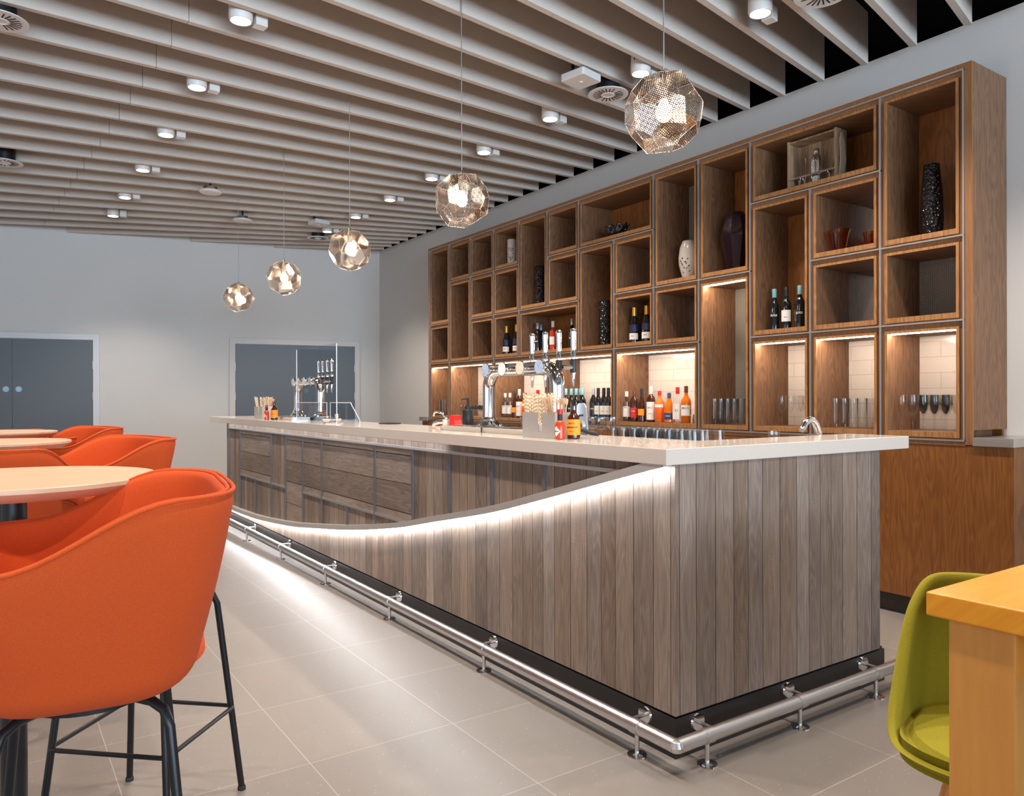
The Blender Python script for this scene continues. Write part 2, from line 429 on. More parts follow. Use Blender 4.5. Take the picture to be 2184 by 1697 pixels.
def ak(a, k): p = FW*k+RT*a; return (p.x, p.y)
def struct(name, mb, mat, parent=None, smooth=0):
    o = mb.build(name, mat, parent, smooth=smooth)
    if parent is None: o['kind'] = 'structure'
    return o

# ------------------------------------------------------------------ room shell
struct('floor', MB().box(-6, 6.2, -6.6, 13.4, -.1, 0), 'floor')
struct('wall_right', MB().box(4.92, 5.07, -6.6, 10.8, 0, 3.585), 'wall')
def backy(x): return 10.8-.2*(x-4.92)
struct('wall_back', MB().prism([(-6, backy(-6)), (5.07, backy(5.07)), (5.07, backy(5.07)+.15), (-6, backy(-6)+.15)], 2, 0, 3.60), 'wall')
struct('ceiling', MB().box(-6, 7.0, -6.6, 13.4, 4.35, 4.45), 'void')
struct('trim_1', MB().box(6.9, 7.0, -6.6, 13.4, 3.4, 4.35), 'void')
struct('trim_2', MB().prism([(-6, backy(-6)+.15), (7, backy(7)+.15), (7, backy(7)+.25), (-6, backy(-6)+.25)], 2, 3.4, 4.35), 'void')
struct('trim_3', MB().box(5.07, 7.0, -6.6, 10.9, 3.40, 3.45), 'void')
# glazed front and left side of the room (out of frame): piers and heads around the openings
wf = MB().box(-6, 6.2, -6.75, -6.6, 3.35, 4.35).box(-6, -4.8, -6.75, -6.6, 0, 3.35).box(4.6, 6.2, -6.75, -6.6, 0, 3.35).box(-1.84, -1.56, -6.75, -6.6, 0, 3.35).box(1.36, 1.64, -6.75, -6.6, 0, 3.35).box(-6, 6.2, -6.75, -6.6, 0, .1)
wf.box(-6, 6.2, -6.75, -6.6, 0, 1.2)
struct('wall_front', wf, 'wall')
wl = MB().box(-6.15, -6, -6.6, 13.4, 2.95, 4.35).box(-6.15, -6, -6.6, -5.1, 0, 2.95).box(-6.15, -6, -1.3, -.9, 0, 2.95).box(-6.15, -6, 2.9, 3.3, 0, 2.95).box(-6.15, -6, 7.1, 13.4, 0, 2.95).box(-6.15, -6, -6.6, 13.4, 0, .2)
struct('wall_left', wl, 'wall')

# doors in the back wall: local x along the wall, y towards the room (-), seen from the room
def doorset(name, x0, x1, xm, frame, stickers):
    ang = math.atan(-.2); L = lambda x: (x-x0)/math.cos(ang)
    r = empty(name, (x0, backy(x0), 0), ang); r['kind'] = 'structure'
    w = L(x1); m = L(xm)
    fm = MB().box(-.075, 0, -.035, .02, 0, 2.18).box(w, w+.075, -.035, .02, 0, 2.18).box(0, w, -.035, .02, 2.108, 2.18)
    fm.build('door_frame', frame, r, smooth=0)
    for a, b, s in ((.004, m-.003, -1), (m+.003, w-.004, 1)):
        lf = MB().box(a, b, -.022, .018, .008, 2.103).build('door_leaf', 'door', r, smooth=0)
        xx = a if s < 0 else b
        for z in (1.72, 1.30, .3):
            hg = MB()
            hg.tube([(xx, -.032, z), (xx, -.032, z+.11)], .008, 8); hg.build('hinge', 'steel', lf)
        if stickers:
            xc = (m-.07) if s < 0 else (m+.07)
            st = MB().prism([(xc+.037*math.cos(t*PI/12), 1.45+.037*math.sin(t*PI/12)) for t in range(24)], 1, -.0235, -.0222).build('round_sign', 'sticker', lf, smooth=0)
            for q, wd in enumerate((.036, .046, .044, .046, .030)): MB().box(xc-wd/2, xc+wd/2, -.0242, -.0236, 1.470-.0105*q, 1.474-.0105*q).build('sign_line', 'white', st, smooth=0)
    return r
doorset('door_1', -.68, 1.119, .22, M['doorframe'], True)
doorset('door_2', 2.87, 4.54, 4.03, M['wall'], False)

# ------------------------------------------------------------------ ceiling: fanned felt slats
def A_(k): return 2.547+.324*k-.00128*k*k
def B_(k): return 1.574+.3813*k+.001424*k*k
SZ0, SZ1 = 3.52, 3.865
for k in range(-9, 28):
    a, b = A_(k), B_(k); m = (a-b)/4.8; ang = math.atan(m)
    xl = -5.8
    if k >= 24: # cut by the skew back wall
        xl = (b-.02-backy(0))/(-.2-m)+.06 if k > 24 else -.6
    if k < 24: 
        xw = (b-backy(0)+.25)/(-.2-m) if (-.2-m) > 0 else -99
        xl = max(xl, xw)
    root = empty('ceiling_slat', (4.8, a, SZ0), ang)
    L = (4.8-xl)/math.cos(ang)
    joints = sorted(j for j in ((4.8-(.93-.024*(k-9)))/math.cos(ang), (.14+.03*k if k < 5 else .02)/math.cos(ang)) if .05 < j < L-.05)
    seg = [0]+joints+[L]
    for s0, s1 in zip(seg, seg[1:]):
        MB().box(-s1+.0015, -s0-.0015, -.040, 0, 0, SZ1-SZ0).build('slat_panel', 'felt', root, smooth=0)
    MB().tube([(-L*.35, -.02, SZ1-SZ0), (-L*.35, -.02, 4.35-SZ0)], .002, 6).build('hanger', 'black', root)
    if k <= -1: lab = 'grey felt ceiling slat over the front of the bar room, near the camera'
    else:
        ORD = ['first', 'second', 'third', 'fourth', 'fifth', 'sixth', 'seventh', 'eighth', 'ninth', 'tenth', 'eleventh', 'twelfth', 'thirteenth', 'fourteenth', 'fifteenth', 'sixteenth', 'seventeenth', 'eighteenth', 'nineteenth', 'twentieth', 'twenty-first', 'twenty-second', 'twenty-third', 'twenty-fourth', 'twenty-fifth', 'twenty-sixth', 'twenty-seventh', 'twenty-eighth']
        lab = 'grey felt ceiling slat, %s counting back from the shelf unit end' % ORD[k]
    tag(root, lab, 'ceiling slat', 'grey felt slats fanned across the ceiling')

# ------------------------------------------------------------------ ceiling fittings between the slats
def slatline(k, x): return B_(k)+(A_(k)-B_(k))*x/4.8
def between(x, y, r=.085):
    """nearest mid-gap y at x, and the slat angle there"""
    k = min(range(-9, 28), key=lambda k: abs((slatline(k, x)+slatline(k+1, x)-.04)/2-y))
    lo, hi = slatline(k, x)+r, slatline(k+1, x)-.04-r
    return (min(max(y, lo), hi) if lo < hi else (lo+hi)/2), math.atan((A_(k)-B_(k))/4.8)
def make_downlight():
    r = empty('ceiling_spotlight')
    c = MB().lathe([(.0, .13), (.062, .13), (.067, .12), (.067, .012), (.063, 0), (.056, 0), (.054, .02), (.0, .02)], n=28).build('lamp_can', 'white', r)
    MB().lathe([(0, .016), (.053, .016), (.053, .0175), (0, .0175)], n=28).build('lamp_lens', 'lens', c)
    for k in range(8):
        t = k*PI/4; MB().obox((.0665*math.cos(t), .0665*math.sin(t), .095), t, .0015, .004, .018).build('cooling_slot', 'black', c, smooth=0)
    g = MB().prism([(.078, -.035), (.145, -.035), (.150, -.03), (.150, .03), (.145, .035), (.078, .035)], 2, -.002, .075).build('gear_box', 'white', r, smooth=0)
    bevel(g, .006)
    MB().tube([(0, 0, .12), (0, 0, .86)], .006, 8).build('stem', 'black', r)
    return tag(r, 'white ceiling spotlight', 'ceiling light')
dl = freeze(make_downlight())
def spot(loc, power, c=(1, .86, .74), size=1.9, blend=.6):
    l = bpy.data.lights.new('spotlight_beam', 'SPOT'); l.energy = power; l.color = c; l.spot_size = size; l.spot_blend = blend; l.shadow_soft_size = .05
    o = bpy.data.objects.new('spotlight_beam', l); col.objects.link(o); o.location = loc; return o
for i, y in enumerate((4.48, 5.62, 6.80, 7.88, 9.05, 10.2)):
    yy, an = between(1.19, y); place(dl, (1.19, yy, 3.488), an, '%s white spotlight from the camera in the left ceiling row' % ('nearest', 'second', 'third', 'fourth', 'fifth', 'farthest')[i], 'white spotlights between the slats')
    spot((1.19, yy, 3.49), 150)
for i, y in enumerate((2.77, 3.735, 4.74, 5.68, 6.65, 7.61, 8.59, 9.52)):
    yy, an = between(3.61, y); place(dl, (3.61, yy, 3.488), an, '%s white spotlight from the camera in the ceiling row beside the shelves' % ('nearest', 'second', 'third', 'fourth', 'fifth', 'sixth', 'seventh', 'farthest')[i], 'white spotlights between the slats')
    spot((3.61, yy, 3.49), 120)
for (x, y) in ((1.19, 3.3), (1.19, 2.2), (1.19, 1.0), (3.61, 1.7), (3.61, .6), (-1.4, 1.0), (-1.4, 3.3), (-1.4, 5.5), (-1.4, 7.8), (-3.6, 3.3), (-3.6, 7.0)):
    spot((x, between(x, y)[0], 3.49), 150)
def make_vent():
    r = empty('ceiling_vent')
    p = MB().lathe([(0, .006), (.035, .004), (.04, 0), (.045, .004), (.13, .004), (.142, .004), (.143, .009), (.12, .014), (0, .014)], n=40).build('vent_plate', 'white', r)
    for k in range(22):
        t = 2*PI*k/22
        if k % 11 == 5: continue
        MB().obox((.080*math.cos(t), .080*math.sin(t), .0035), t, .028, .0035, .0015).build('vent_slot', 'black', p, smooth=0)
    MB().lathe([(.085, .014), (.085, .5)], n=24).build('duct', 'black', r)
    return tag(r, 'round white swirl air vent', 'air vent')
vt = freeze(make_vent())
for x, y, s in ((3.613, 4.017, 'behind the nearest pendant lamp'), (3.60, 9.778, 'beside the middle pendant lamp at the far end'), (.04, 5.12, 'at the left edge near the top'), (.10, 8.296, 'at the left edge farther back'), (3.668, 2.42, 'at the very top beside the nearest right spotlight')):
    yy, an = between(x, y); place(vt, (x, yy, 3.455), an, 'round white swirl air vent '+s, 'round air vents in the ceiling')
def make_box():
    r = empty('ceiling_sensor')
    b = MB().prism([(-.09, -.10), (.09, -.10), (.10, -.09), (.10, .09), (.09, .10), (-.09, .10), (-.10, .09), (-.10, -.09)], 2, 0, .05).build('housing', 'white', r, smooth=0); bevel(b, .006)
    MB().lathe([(0, -.006), (.012, -.006), (.017, 0)], n=20).build('sensor_eye', 'white', b)
    MB().tube([(-.05, .03, .05), (-.05, .03, .9)], .012, 8).build('bracket', 'black', r)
    return tag(r, 'square white sensor', 'sensor')
bx = freeze(make_box())
for x, y, s in ((3.307, 3.968, 'hanging left of the vent by the nearest pendant'), (3.328, 9.109, 'hanging near the farthest ceiling vent')):
    yy, an = between(x, y); place(bx, (x, yy-.03, 3.455), .2, 'square white sensor box '+s, 'square sensor boxes')
def make_smoke():
    r = empty('smoke_detector')
    d = MB().lathe([(0, 0), (.10, .002), (.115, .014), (.112, .024), (.07, .03), (0, .03)], n=32).build('detector_disc', 'white', r)
    MB().lathe([(0, .03), (.075, .03), (.07, .06), (0, .06)], n=24).build('detector_base', 'steel', r)
    MB().tube([(0, 0, .05), (0, 0, .9)], .01, 8).build('stem', 'black', r)
    return tag(r, 'round white detector', 'smoke detector')
sm = freeze(make_smoke())
for x, y, s in ((1.869, 8.146, 'nearer of the two, left of the pendants'), (2.484, 9.377, 'farther of the two, above the farthest pendant')):
    yy, an = between(x, y); place(sm, (x, yy, 3.44), an, 'round white smoke detector, '+s, 'round smoke detectors')

# ------------------------------------------------------------------ pendants: faceted perforated shells
def snub_dual(R):
    t = 1.8392867552141612; base = []
    for par, perms in ((0, ((0, 1, 2), (1, 2, 0), (2, 0, 1))), (1, ((0, 2, 1), (2, 1, 0), (1, 0, 2)))):
        for pm in perms:
            c = (1, 1/t, t)
            q = [c[pm[0]], c[pm[1]], c[pm[2]]]
            for s in range(8):
                sg = [-1 if s >> i & 1 else 1 for i in range(3)]
                if (sum(1 for g in sg if g < 0) % 2) == par: base.append(Vector([a*b for a, b in zip(q, sg)]))
    bm = bmesh.new()
    for v in base: bm.verts.new(v)
    bmesh.ops.convex_hull(bm, input=bm.verts); bm.normal_update()
    ns = []
    for f in bm.faces:
        d = f.normal.dot(f.verts[0].co); q = f.normal/d
        if not any((q-p).length < 1e-3 for p in ns): ns.append(q)
    bm.free(); mx = max(q.length for q in ns)
    bm = bmesh.new()
    for q in ns: bm.verts.new(q*R/mx)
    bmesh.ops.convex_hull(bm, input=bm.verts)
    bmesh.ops.dissolve_limit(bm, angle_limit=.02, verts=bm.verts, edges=bm.edges)
    return bm
def make_pendant(zc, rot):
    r = empty('pendant_lamp')
    bm = snub_dual(.168); bmesh.ops.rotate(bm, verts=bm.verts, cent=(0, 0, 0), matrix=Matrix.Rotation(rot, 3, 'Z') @ Matrix.Rotation(.5, 3, 'X'))
    uv = bm.loops.layers.uv.new('UVMap')
    rims = [[v.co.copy() for v in f.verts] for f in bm.faces]
    for f in bm.faces:
        n = f.normal; a = (f.verts[1].co-f.verts[0].co).normalized(); b = n.cross(a)
        for l in f.loops: d = l.vert.co-f.verts[0].co; l[uv].uv = (d.dot(a), d.dot(b))
    me = bpy.data.meshes.new('faceted_shade'); bm.to_mesh(me); bm.free(); me.materials.append(M['perf'])
    sh = bpy.data.objects.new('faceted_shade', me); col.objects.link(sh); sh.parent = r
    rm = MB()
    for f in rims:
        for a, b in zip(f, f[1:]+f[:1]):
            if (a.x, a.y, a.z) < (b.x, b.y, b.z): rm.tube([a, b], .0011, 4, caps=False)
    rm.build('shade_seam', 'trim', sh)
    MB().lathe([(0, -.038), (.016, -.035), (.030, -.020), (.034, 0), (.030, .020), (.018, .036), (.014, .05)], n=20).build('bulb', 'bulb', r)
    MB().lathe([(.0, .05), (.016, .05), (.018, .06), (.018, .12), (.012, .135), (.009, .16), (.0, .175)], n=16).build('lamp_holder', 'steel', r)
    MB().tube([(0, 0, .16), (0, 0, 4.35-zc)], .0028, 8).build('cord', 'trim', r)
    return tag(r, '', 'pendant lamp')
for i, (y, z) in enumerate(((2.166, 2.446), (3.756, 2.441), (5.401, 2.428), (6.956, 2.422), (8.519, 2.418))):
    y = between(2.22, y, .012)[0]; p = make_pendant(z, i*.7+.2); p.location = (2.22, y, z)
    tag(p, '%s faceted perforated metal pendant lamp hanging over the bar counter' % ('nearest and largest', 'second nearest', 'middle', 'second farthest', 'farthest')[i], 'pendant lamp', 'faceted pendant lamps over the counter')
    l = bpy.data.lights.new('pendant_glow', 'POINT'); l.energy = 16; l.color = (1, .78, .55); l.shadow_soft_size = .035
    lo = bpy.data.objects.new('pendant_glow', l); col.objects.link(lo); lo.location = (2.22, y, z-.06)

# ------------------------------------------------------------------ the bar
BX, BY, BYF = 2.031, 1.931, 8.264
bar = empty('timber_bar', (BX, BY, 0)); tag(bar, 'long weathered timber bar with a lit curved rail sweeping across its front', 'bar')
W = dict(parent=bar, world=True)
MB().box(BX, BX+.03, BY, BYF, .155, 1.063).build('front_boarding', 'weather', bar, True, 0)
MB().box(BX+.0302, 3.365, BY, BY+.03, .155, 1.063).build('end_boarding', 'weather', bar, True, 0)
MB().box(BX+.03, 2.52, BYF-.03, BYF, .155, 1.063).build('far_end_boarding', 'weather', bar, True, 0)
MB().box(2.45, 2.47, 2.22, BYF-.03, .1, 1.063).box(2.47, 3.36, 2.20, 2.22, .1, 1.063).build('inner_lining', 'steel', bar, True, 0)
MB().box(BX+.012, BX+.03, BY+.012, BYF, .135, .155).box(BX+.03, 3.40, BY+.012, BY+.03, .135, .155).build('shadow_gap', 'void', bar, True, 0)
MB().box(BX+.002, BX+.022, BY+.002, BYF, 0, .146).box(BX+.022, 3.404, BY+.002, BY+.022, 0, .146).build('kick_plate', 'kick', bar, True, 0)
ct = MB().prism([(1.981, 1.925), (3.608, 1.925), (3.608, 2.235), (2.50, 2.235), (2.50, 8.80), (1.981, 8.80)], 2, 1.063, 1.122).build('countertop', 'quartz', None, smooth=0)
bevel(ct, .0025); tag(ct, 'pale polished stone countertop running the length of the bar', 'countertop')
MB().box(1.9806, 1.981, 3.0, 3.002, 1.066, 1.119)
# curved light rail
CY = [(1.95, 1.060), (2.3, .967), (2.65, .872), (3.09, .758), (3.70, .630), (4.10, .546), (4.78, .436), (5.34, .366), (6.06, .288), (6.96, .226), (7.61, .207), (8.27, .197)]
def zc(y):
    if y <= CY[0][0]: return CY[0][1]
    for i in range(len(CY)-1):
        (a, p), (b, q) = CY[i], CY[i+1]
        if y <= b:
            t = (y-a)/(b-a); p0 = CY[max(i-1, 0)]; q0 = CY[min(i+2, len(CY)-1)]
            m0 = (q-p0[1])/(b-p0[0])*(b-a); m1 = (q0[1]-p)/(q0[0]-a)*(b-a)
            return (2*t**3-3*t*t+1)*p+(t**3-2*t*t+t)*m0+(-2*t**3+3*t*t)*q+(t**3-t*t)*m1
    return CY[-1][1]
NS = 90; ys = [1.945+(BYF+.02-1.945)*i/NS for i in range(NS+1)]
def ribbon(x0, x1, lo, hi, y0=None, y1=None, seg=None):
    mb = MB(); vs = []; fs = []
    yy = seg or ys
    for y in yy: z = zc(y); vs += [(x0, y, z+lo), (x1, y, z+lo), (x1, y, z+hi), (x0, y, z+hi)]
    for i in range(len(yy)-1):
        a = i*4
        for k in range(4): fs.append((a+k, a+(k+1) % 4, a+4+(k+1) % 4, a+4+k))
    fs += [(0, 1, 2, 3), tuple(len(vs)-4+k for k in (3, 2, 1, 0))]
    return mb.add(vs, fs)
MB().box(1.996, 2.012, 3.6, 8.2, 1.0622, 1.0629).build('under_counter_led', 'ledsoft', bar, True, 0)
rail = ribbon(1.985, BX-.001, -.004, .030).build('curved_rail', 'brushed', bar, True, 30)
ribbon(2.000, 2.010, -.0068, -.0042).build('led_strip', 'led', rail, False, 0)
for o in rail.children: o.data.transform(Matrix.Translation(-Vector((BX, BY, 0))))
# framed panel work above the rail
VS = [(8.155, 1.01, None), (7.727, 1.01, None), (6.709, 1.01, None), (6.307, 1.01, None), (5.888, 1.01, None), (5.47, 1.01, None), (4.521, 1.01, None), (3.99, 1.01, None), (3.565, 1.01, None), (3.139, 1.01, None), (2.711, 1.01, None), (7.205, .57, None), (4.987, .57, None)]
for y, zt, _ in VS: MB().box(BX-.012, BX-.0005, y-.009, y+.009, zc(y)+.03, zt).build('frame_upright', 'frame', bar, True, 0)
MB().box(BX-.012, BX-.0005, 2.20, 8.164, 1.010, 1.026).build('frame_top_bar', 'brushed', bar, True, 0)
MB().box(BX-.0118, BX-.0005, 6.316, 7.718, .560, .576).build('frame_cross_bar', 'trim', bar, True, 0)
MB().box(BX-.0118, BX-.0005, 4.03, 5.879, .565, .581).build('frame_cross_bar', 'trim', bar, True, 0)
def infill(y0, y1, zb):
    n = 14; yy = [y0+(y1-y0)*i/n for i in range(n+1)]
    poly = [(y, (zc(y)+.031) if zb is None else max(zb, zc(y)+.031)) for y in yy]+[(y1, 1.009), (y0, 1.009)]
    MB().prism(poly, 0, BX-.005, BX-.0005).build('infill_board', 'weatherh', bar, True, 0)
for y0, y1, zb in ((6.72, 7.716, .577), (5.90, 6.296, None), (5.48, 5.878, .582), (4.532, 5.459, .582), (4.0, 4.51, .582)): infill(y0, y1, zb)

# foot rail
fr = empty('foot_rail', (1.945, 1.845, 0)); tag(fr, 'brushed steel foot rail round the foot of the timber bar', 'foot rail')
MB().tube([(1.945, 8.30, .103), (1.945, 1.849, .103)], .0255, 20).build('rail_tube', 'steel', fr, True)
MB().tube([(1.949, 1.845, .103), (3.60, 1.845, .103)], .0255, 20).build('rail_tube', 'steel', fr, True)
MB().lathe([(0, -.0255), (.018, -.018), (.0255, 0), (.018, .018), (0, .0255)], (1.945, 1.845, .103), 20).build('rail_elbow', 'steel', fr, True)
def bracket(x, y, d):
    c = MB().tube([(x-.02*d[1], y-.02*d[0], .103), (x+.02*d[1], y+.02*d[0], .103)], .0285, 24).build('rail_collar', 'steel', fr, True)
    MB().tube([(x, y, .004), (x, y, .08)], .0085, 12).build('floor_post', 'steel', fr, True)
    MB().lathe([(0, .007), (.012, .007), (.016, .005), (.036, .004), (.038, 0)], (x, y, 0), 24).build('floor_flange', 'chrome', fr, True)
    sx, sy = x+.045*d[1], y+.045*d[0]
    ex, ey = (BX+.002 if d[0] else sx), (BY+.002 if d[1] else sy)
    if d[0]: a, b = (x+.015, sy, .112), (BX+.001, sy, .112); e2 = (BX-.007, sy, .112)
    else: a, b = (sx, y+.015, .112), (sx, BY+.001, .112); e2 = (sx, BY-.007, .112)
    MB().tube([a, b], .0075, 12).build('wall_arm', 'steel', fr, True)
    MB().tube([e2, b], [.031, .034], 24).build('wall_flange', 'chrome', fr, True)
for y in (2.04, 3.09, 4.14, 5.19, 6.2, 7.2, 8.2): bracket(1.945, y, (1, 0))
for x in (2.10, 2.64, 3.18): bracket(x, 1.845, (0, 1))

# ------------------------------------------------------------------ shelving wall behind the bar
G = [2.09+.4844*i for i in range(14)]
Z = [1.062, 1.742, 2.217, 2.697, 3.145]
SX = 4.50
shelf = empty('shelving_wall', (SX, 2.05, 0)); tag(shelf, 'tall oak shelving wall of framed niches behind the bar', 'shelving')
MB().box(SX+.012, 4.918, 2.045, 2.063, 1.122, 3.18).build('side_panel', 'oak', shelf, True, 0)
MB().box(SX+.012, 4.918, 8.405, 8.425, 1.04, 3.18).build('side_panel', 'oak', shelf, True, 0)
MB().box(SX+.012, 4.918, 2.063, 8.405, 3.155, 3.18).build('top_panel', 'oakh', shelf, True, 0)
MB().box(4.895, 4.918, 2.063, 8.405, 1.04, 3.155).build('carcass_back', 'oakdark', shelf, True, 0)
MB().box(SX, SX+.0118, 2.045, 2.084, 1.04, 3.18).box(SX, SX+.0118, 8.393, 8.425, 1.04, 3.18).box(SX, SX+.0118, 2.084, 8.393, 3.151, 3.18).box(SX, SX+.0118, 2.084, 8.393, 1.035, 1.056).build('face_frame', 'oakh', shelf, True, 0)
NI = [(13, 12, 2, 4, 'w'), (13, 12, 1, 2, 'w'), (13, 12, 0, 1, 'lit'), (12, 11, 3, 4, 'w'), (12, 11, 1, 3, 'w'), (11, 10, 3, 4, 'w'), (11, 10, 2, 3, 'w'), (11, 10, 1, 2, 'w'), (12, 10, 0, 1, 'lit'),
      (10, 9, 3, 4, 'w'), (10, 9, 2, 3, 'w'), (10, 9, 1, 2, 'w'), (9, 8, 2, 4, 'w'), (10, 8, 0, 1, 'lit'), (9, 7, 1, 2, 'w'), (8, 7, 3, 4, 'm'), (8, 7, 2, 3, 'm'), (7, 5, 3, 4, 'w'), (7, 6, 1, 3, 'w'), (8, 6, 0, 1, 'lit'),
      (6, 5, 2, 3, 'm'), (6, 5, 1, 2, 'w'), (6, 4, 0, 1, 'lit'), (5, 4, 2, 4, 'b'), (5, 4, 1, 2, 'm'), (4, 3, 2, 4, 'w'), (4, 3, 0, 2, 'litb'), (3, 1, 3, 4, 'w'), (3, 2, 1, 3, 'w'), (2, 1, 2, 3, 'm'), (2, 1, 1, 2, 'm'),
      (3, 2, 0, 1, 'lit'), (2, 1, 0, 1, 'lit'), (1, 0, 2, 4, 'w'), (1, 0, 1, 2, 'bm'), (1, 0, 0, 1, 'lit')]
def ring(mb, x0, x1, y0, y1, z0, z1, ty, tb, tt):
    mb.box(x0, x1, y0, y0+ty, z0, z1).box(x0, x1, y1-ty, y1, z0, z1).box(x0, x1, y0+ty, y1-ty, z0, z0+tb).box(x0, x1, y0+ty, y1-ty, z1-tt, z1); return mb
trims = set()
for iL, iR, a, b, kind in NI:
    y0, y1, z0, z1 = G[iR], G[iL], Z[a], Z[b]
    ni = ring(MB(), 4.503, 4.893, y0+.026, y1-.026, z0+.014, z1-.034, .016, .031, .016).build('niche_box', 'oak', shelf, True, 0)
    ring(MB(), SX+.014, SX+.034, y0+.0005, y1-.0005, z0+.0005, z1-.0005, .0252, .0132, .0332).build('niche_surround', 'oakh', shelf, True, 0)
    iy0, iy1, iz0, iz1 = y0+.0422, y1-.0422, z0+.0455, z1-.0505
    bk = {'w': 'oakdark', 'm': 'mirror', 'lit': 'tile', 'litb': 'beaded', 'b': 'beaded', 'bm': 'beaded'}[kind]
    yb0 = iy0
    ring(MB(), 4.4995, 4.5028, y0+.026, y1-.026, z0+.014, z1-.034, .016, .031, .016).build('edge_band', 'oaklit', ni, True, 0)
    if kind == 'bm':
        yb0 = iy0+.07
        MB().box(4.872, 4.880, iy0, yb0-.001, iz0, iz1).build('mirror_strip', 'mirror', ni, True, 0)
    if kind == 'litb': bk = 'beaded'
    MB().box(4.876, 4.890, yb0, iy1, iz0, iz1).build('back_panel', bk, ni, True, 0)
    if kind.startswith('lit'):
        MB().box(4.525, 4.535, iy0+.01, iy1-.01, iz1-.005, iz1-.0005).build('led_strip', 'ledwarm', ni, True, 0)
    trims.add(('v', iL, a, b)); trims.add(('v', iR, a, b)); trims.add(('h', a, iR, iL)); trims.add(('h', b, iR, iL))
done = set()
TW = .0045
for t in sorted(trims):
    if t[0] == 'v':
        for k in range(t[2], t[3]):
            if (0, t[1], k) in done: continue
            done.add((0, t[1], k))
    else:
        for k in range(t[2], t[3]):
            done.add((1, t[1], k))
def runs(s):
    s = sorted(s); out = []
    for v in s:
        if out and out[-1][1] == v: out[-1][1] = v+1
        else: out.append([v, v+1])
    return out
for i in range(14):
    for p, q in runs([k for d, j, k in done if d == 0 and j == i]):
        MB().box(4.494, SX+.012, G[i]-TW, G[i]+TW, Z[p]-TW, Z[q]+TW).build('metal_trim', 'trim', shelf, True, 0)
for i in range(5):
    for p, q in runs([k for d, j, k in done if d == 1 and j == i]):
        MB().box(4.4936, SX+.0122, G[p]-TW, G[q]+TW, Z[i]-TW, Z[i]+TW).build('metal_trim', 'trim', shelf, True, 0)
# base cabinets and their ledge
base = empty('back_bar_base', (4.52, 1.84, 0)); tag(base, 'oak panelled base cabinets under the shelving wall with dark plinth', 'cabinet')
MB().box(4.505, 4.918, 1.84, 8.60, .12, 1.034).build('oak_panelling', 'oaklow', base, True, 0)
MB().box(4.555, 4.918, 1.90, 8.60, 0, .12).build('plinth', 'kick', base, True, 0)
for y in (2.6, 3.2, 3.8, 4.4, 5.0): MB().box(4.5035, 4.5048, y, y+.003, .12, 1.02).build('panel_joint', 'void', base, True, 0)
for y0, y1, s in ((1.832, 2.04, 'at the right end of the shelving wall'), (8.43, 8.66, 'at the far left end of the shelving wall')):
    o = MB().box(4.485, 4.918, y0, y1, 1.036, 1.084).build('steel_ledge', 'steel', None, smooth=0); bevel(o, .002)
    tag(o, 'short brushed steel ledge '+s, 'ledge', 'steel ledges beside the shelves')

# ------------------------------------------------------------------ bottles
def bottle(name, prof, glassmat, cap=None, capmat=None, lab=None, labmat='paper', txt=None, txtmat='ink', tsize=.012, tz=None, sub=None, wide=1):
    """prof = outline of the glass; cap = (z0, z1, r); lab = (z0, z1, half angle)"""
    r = empty(name)
    MB().lathe(prof, n=24, sx=wide, sy=wide).build('bottle_body', glassmat, r)
    R = max(p[0] for p in prof)
    if cap: MB().lathe([(cap[2]*.98, cap[0]), (cap[2], cap[0]+.002), (cap[2], cap[1]-.002), (cap[2]*.92, cap[1]), (0, cap[1])], n=18).build('bottle_cap', capmat, r)
    if lab:
        rr = R+.0006; n = 14; h = lab[2]; vs = []; fs = []
        for i in range(n+1):
            a = -h+2*h*i/n; vs += [(rr*math.sin(a), -rr*math.cos(a), lab[0]), (rr*math.sin(a), -rr*math.cos(a), lab[1])]
        for i in range(n): fs.append((2*i, 2*i+2, 2*i+3, 2*i+1))
        lb = MB().add(vs, fs).build('bottle_label', labmat, r)
        if txt: text(txt, tsize, txtmat, lb, loc=(0, 0, tz or (lab[0]+lab[1])/2), wrap=rr+.0004, bold=.0002)
        if sub: text(sub[0], sub[1], txtmat, lb, loc=(0, 0, sub[2]), wrap=rr+.0004)
    elif txt: text(txt, tsize, txtmat, r, loc=(0, 0, tz), wrap=R+.0006, bold=.0003)
    return r
WINE = [(0, .003), (.030, 0), (.036, .006), (.0365, .16), (.034, .185), (.024, .205), (.016, .222), (.0145, .24), (.0145, .294), (0, .295)]
CHAMP = [(0, .003), (.036, 0), (.043, .008), (.0435, .13), (.040, .16), (.028, .205), (.018, .245), (.0155, .27), (.0165, .305), (0, .31)]
SPIR = [(0, .003), (.032, 0), (.037, .006), (.037, .175), (.033, .195), (.018, .212), (.0135, .225), (.0135, .255), (0, .256)]
SPIR2 = [(0, .003), (.036, 0), (.040, .006), (.040, .15), (.038, .17), (.020, .195), (.014, .21), (.014, .245), (0, .246)]
COGN = [(0, .003), (.040, 0), (.045, .006), (.043, .09), (.036, .14), (.022, .175), (.0135, .20), (.0135, .235), (0, .236)]
pw_teal = freeze(bottle('wine_bottle', WINE, 'darkglass', (.235, .297, .0158), 'teal', None, None, 'EDGE', 'paper', .019, .105))
pw_lab = freeze(bottle('wine_bottle', WINE, 'darkglass', (.235, .297, .0158), 'blackplastic', (.055, .135, 1.0), 'paper', 'MERLOT', 'ink', .007, .085))
pw_plain = freeze(bottle('wine_bottle', WINE, 'darkglass', (.235, .297, .0158), 'greyplate', None, None, 'EDGE', 'paper', .014, .105))
pw_rose = freeze(bottle('wine_bottle', WINE, 'rose', (.235, .297, .0158), 'paper', (.06, .14, .8), 'paper'))
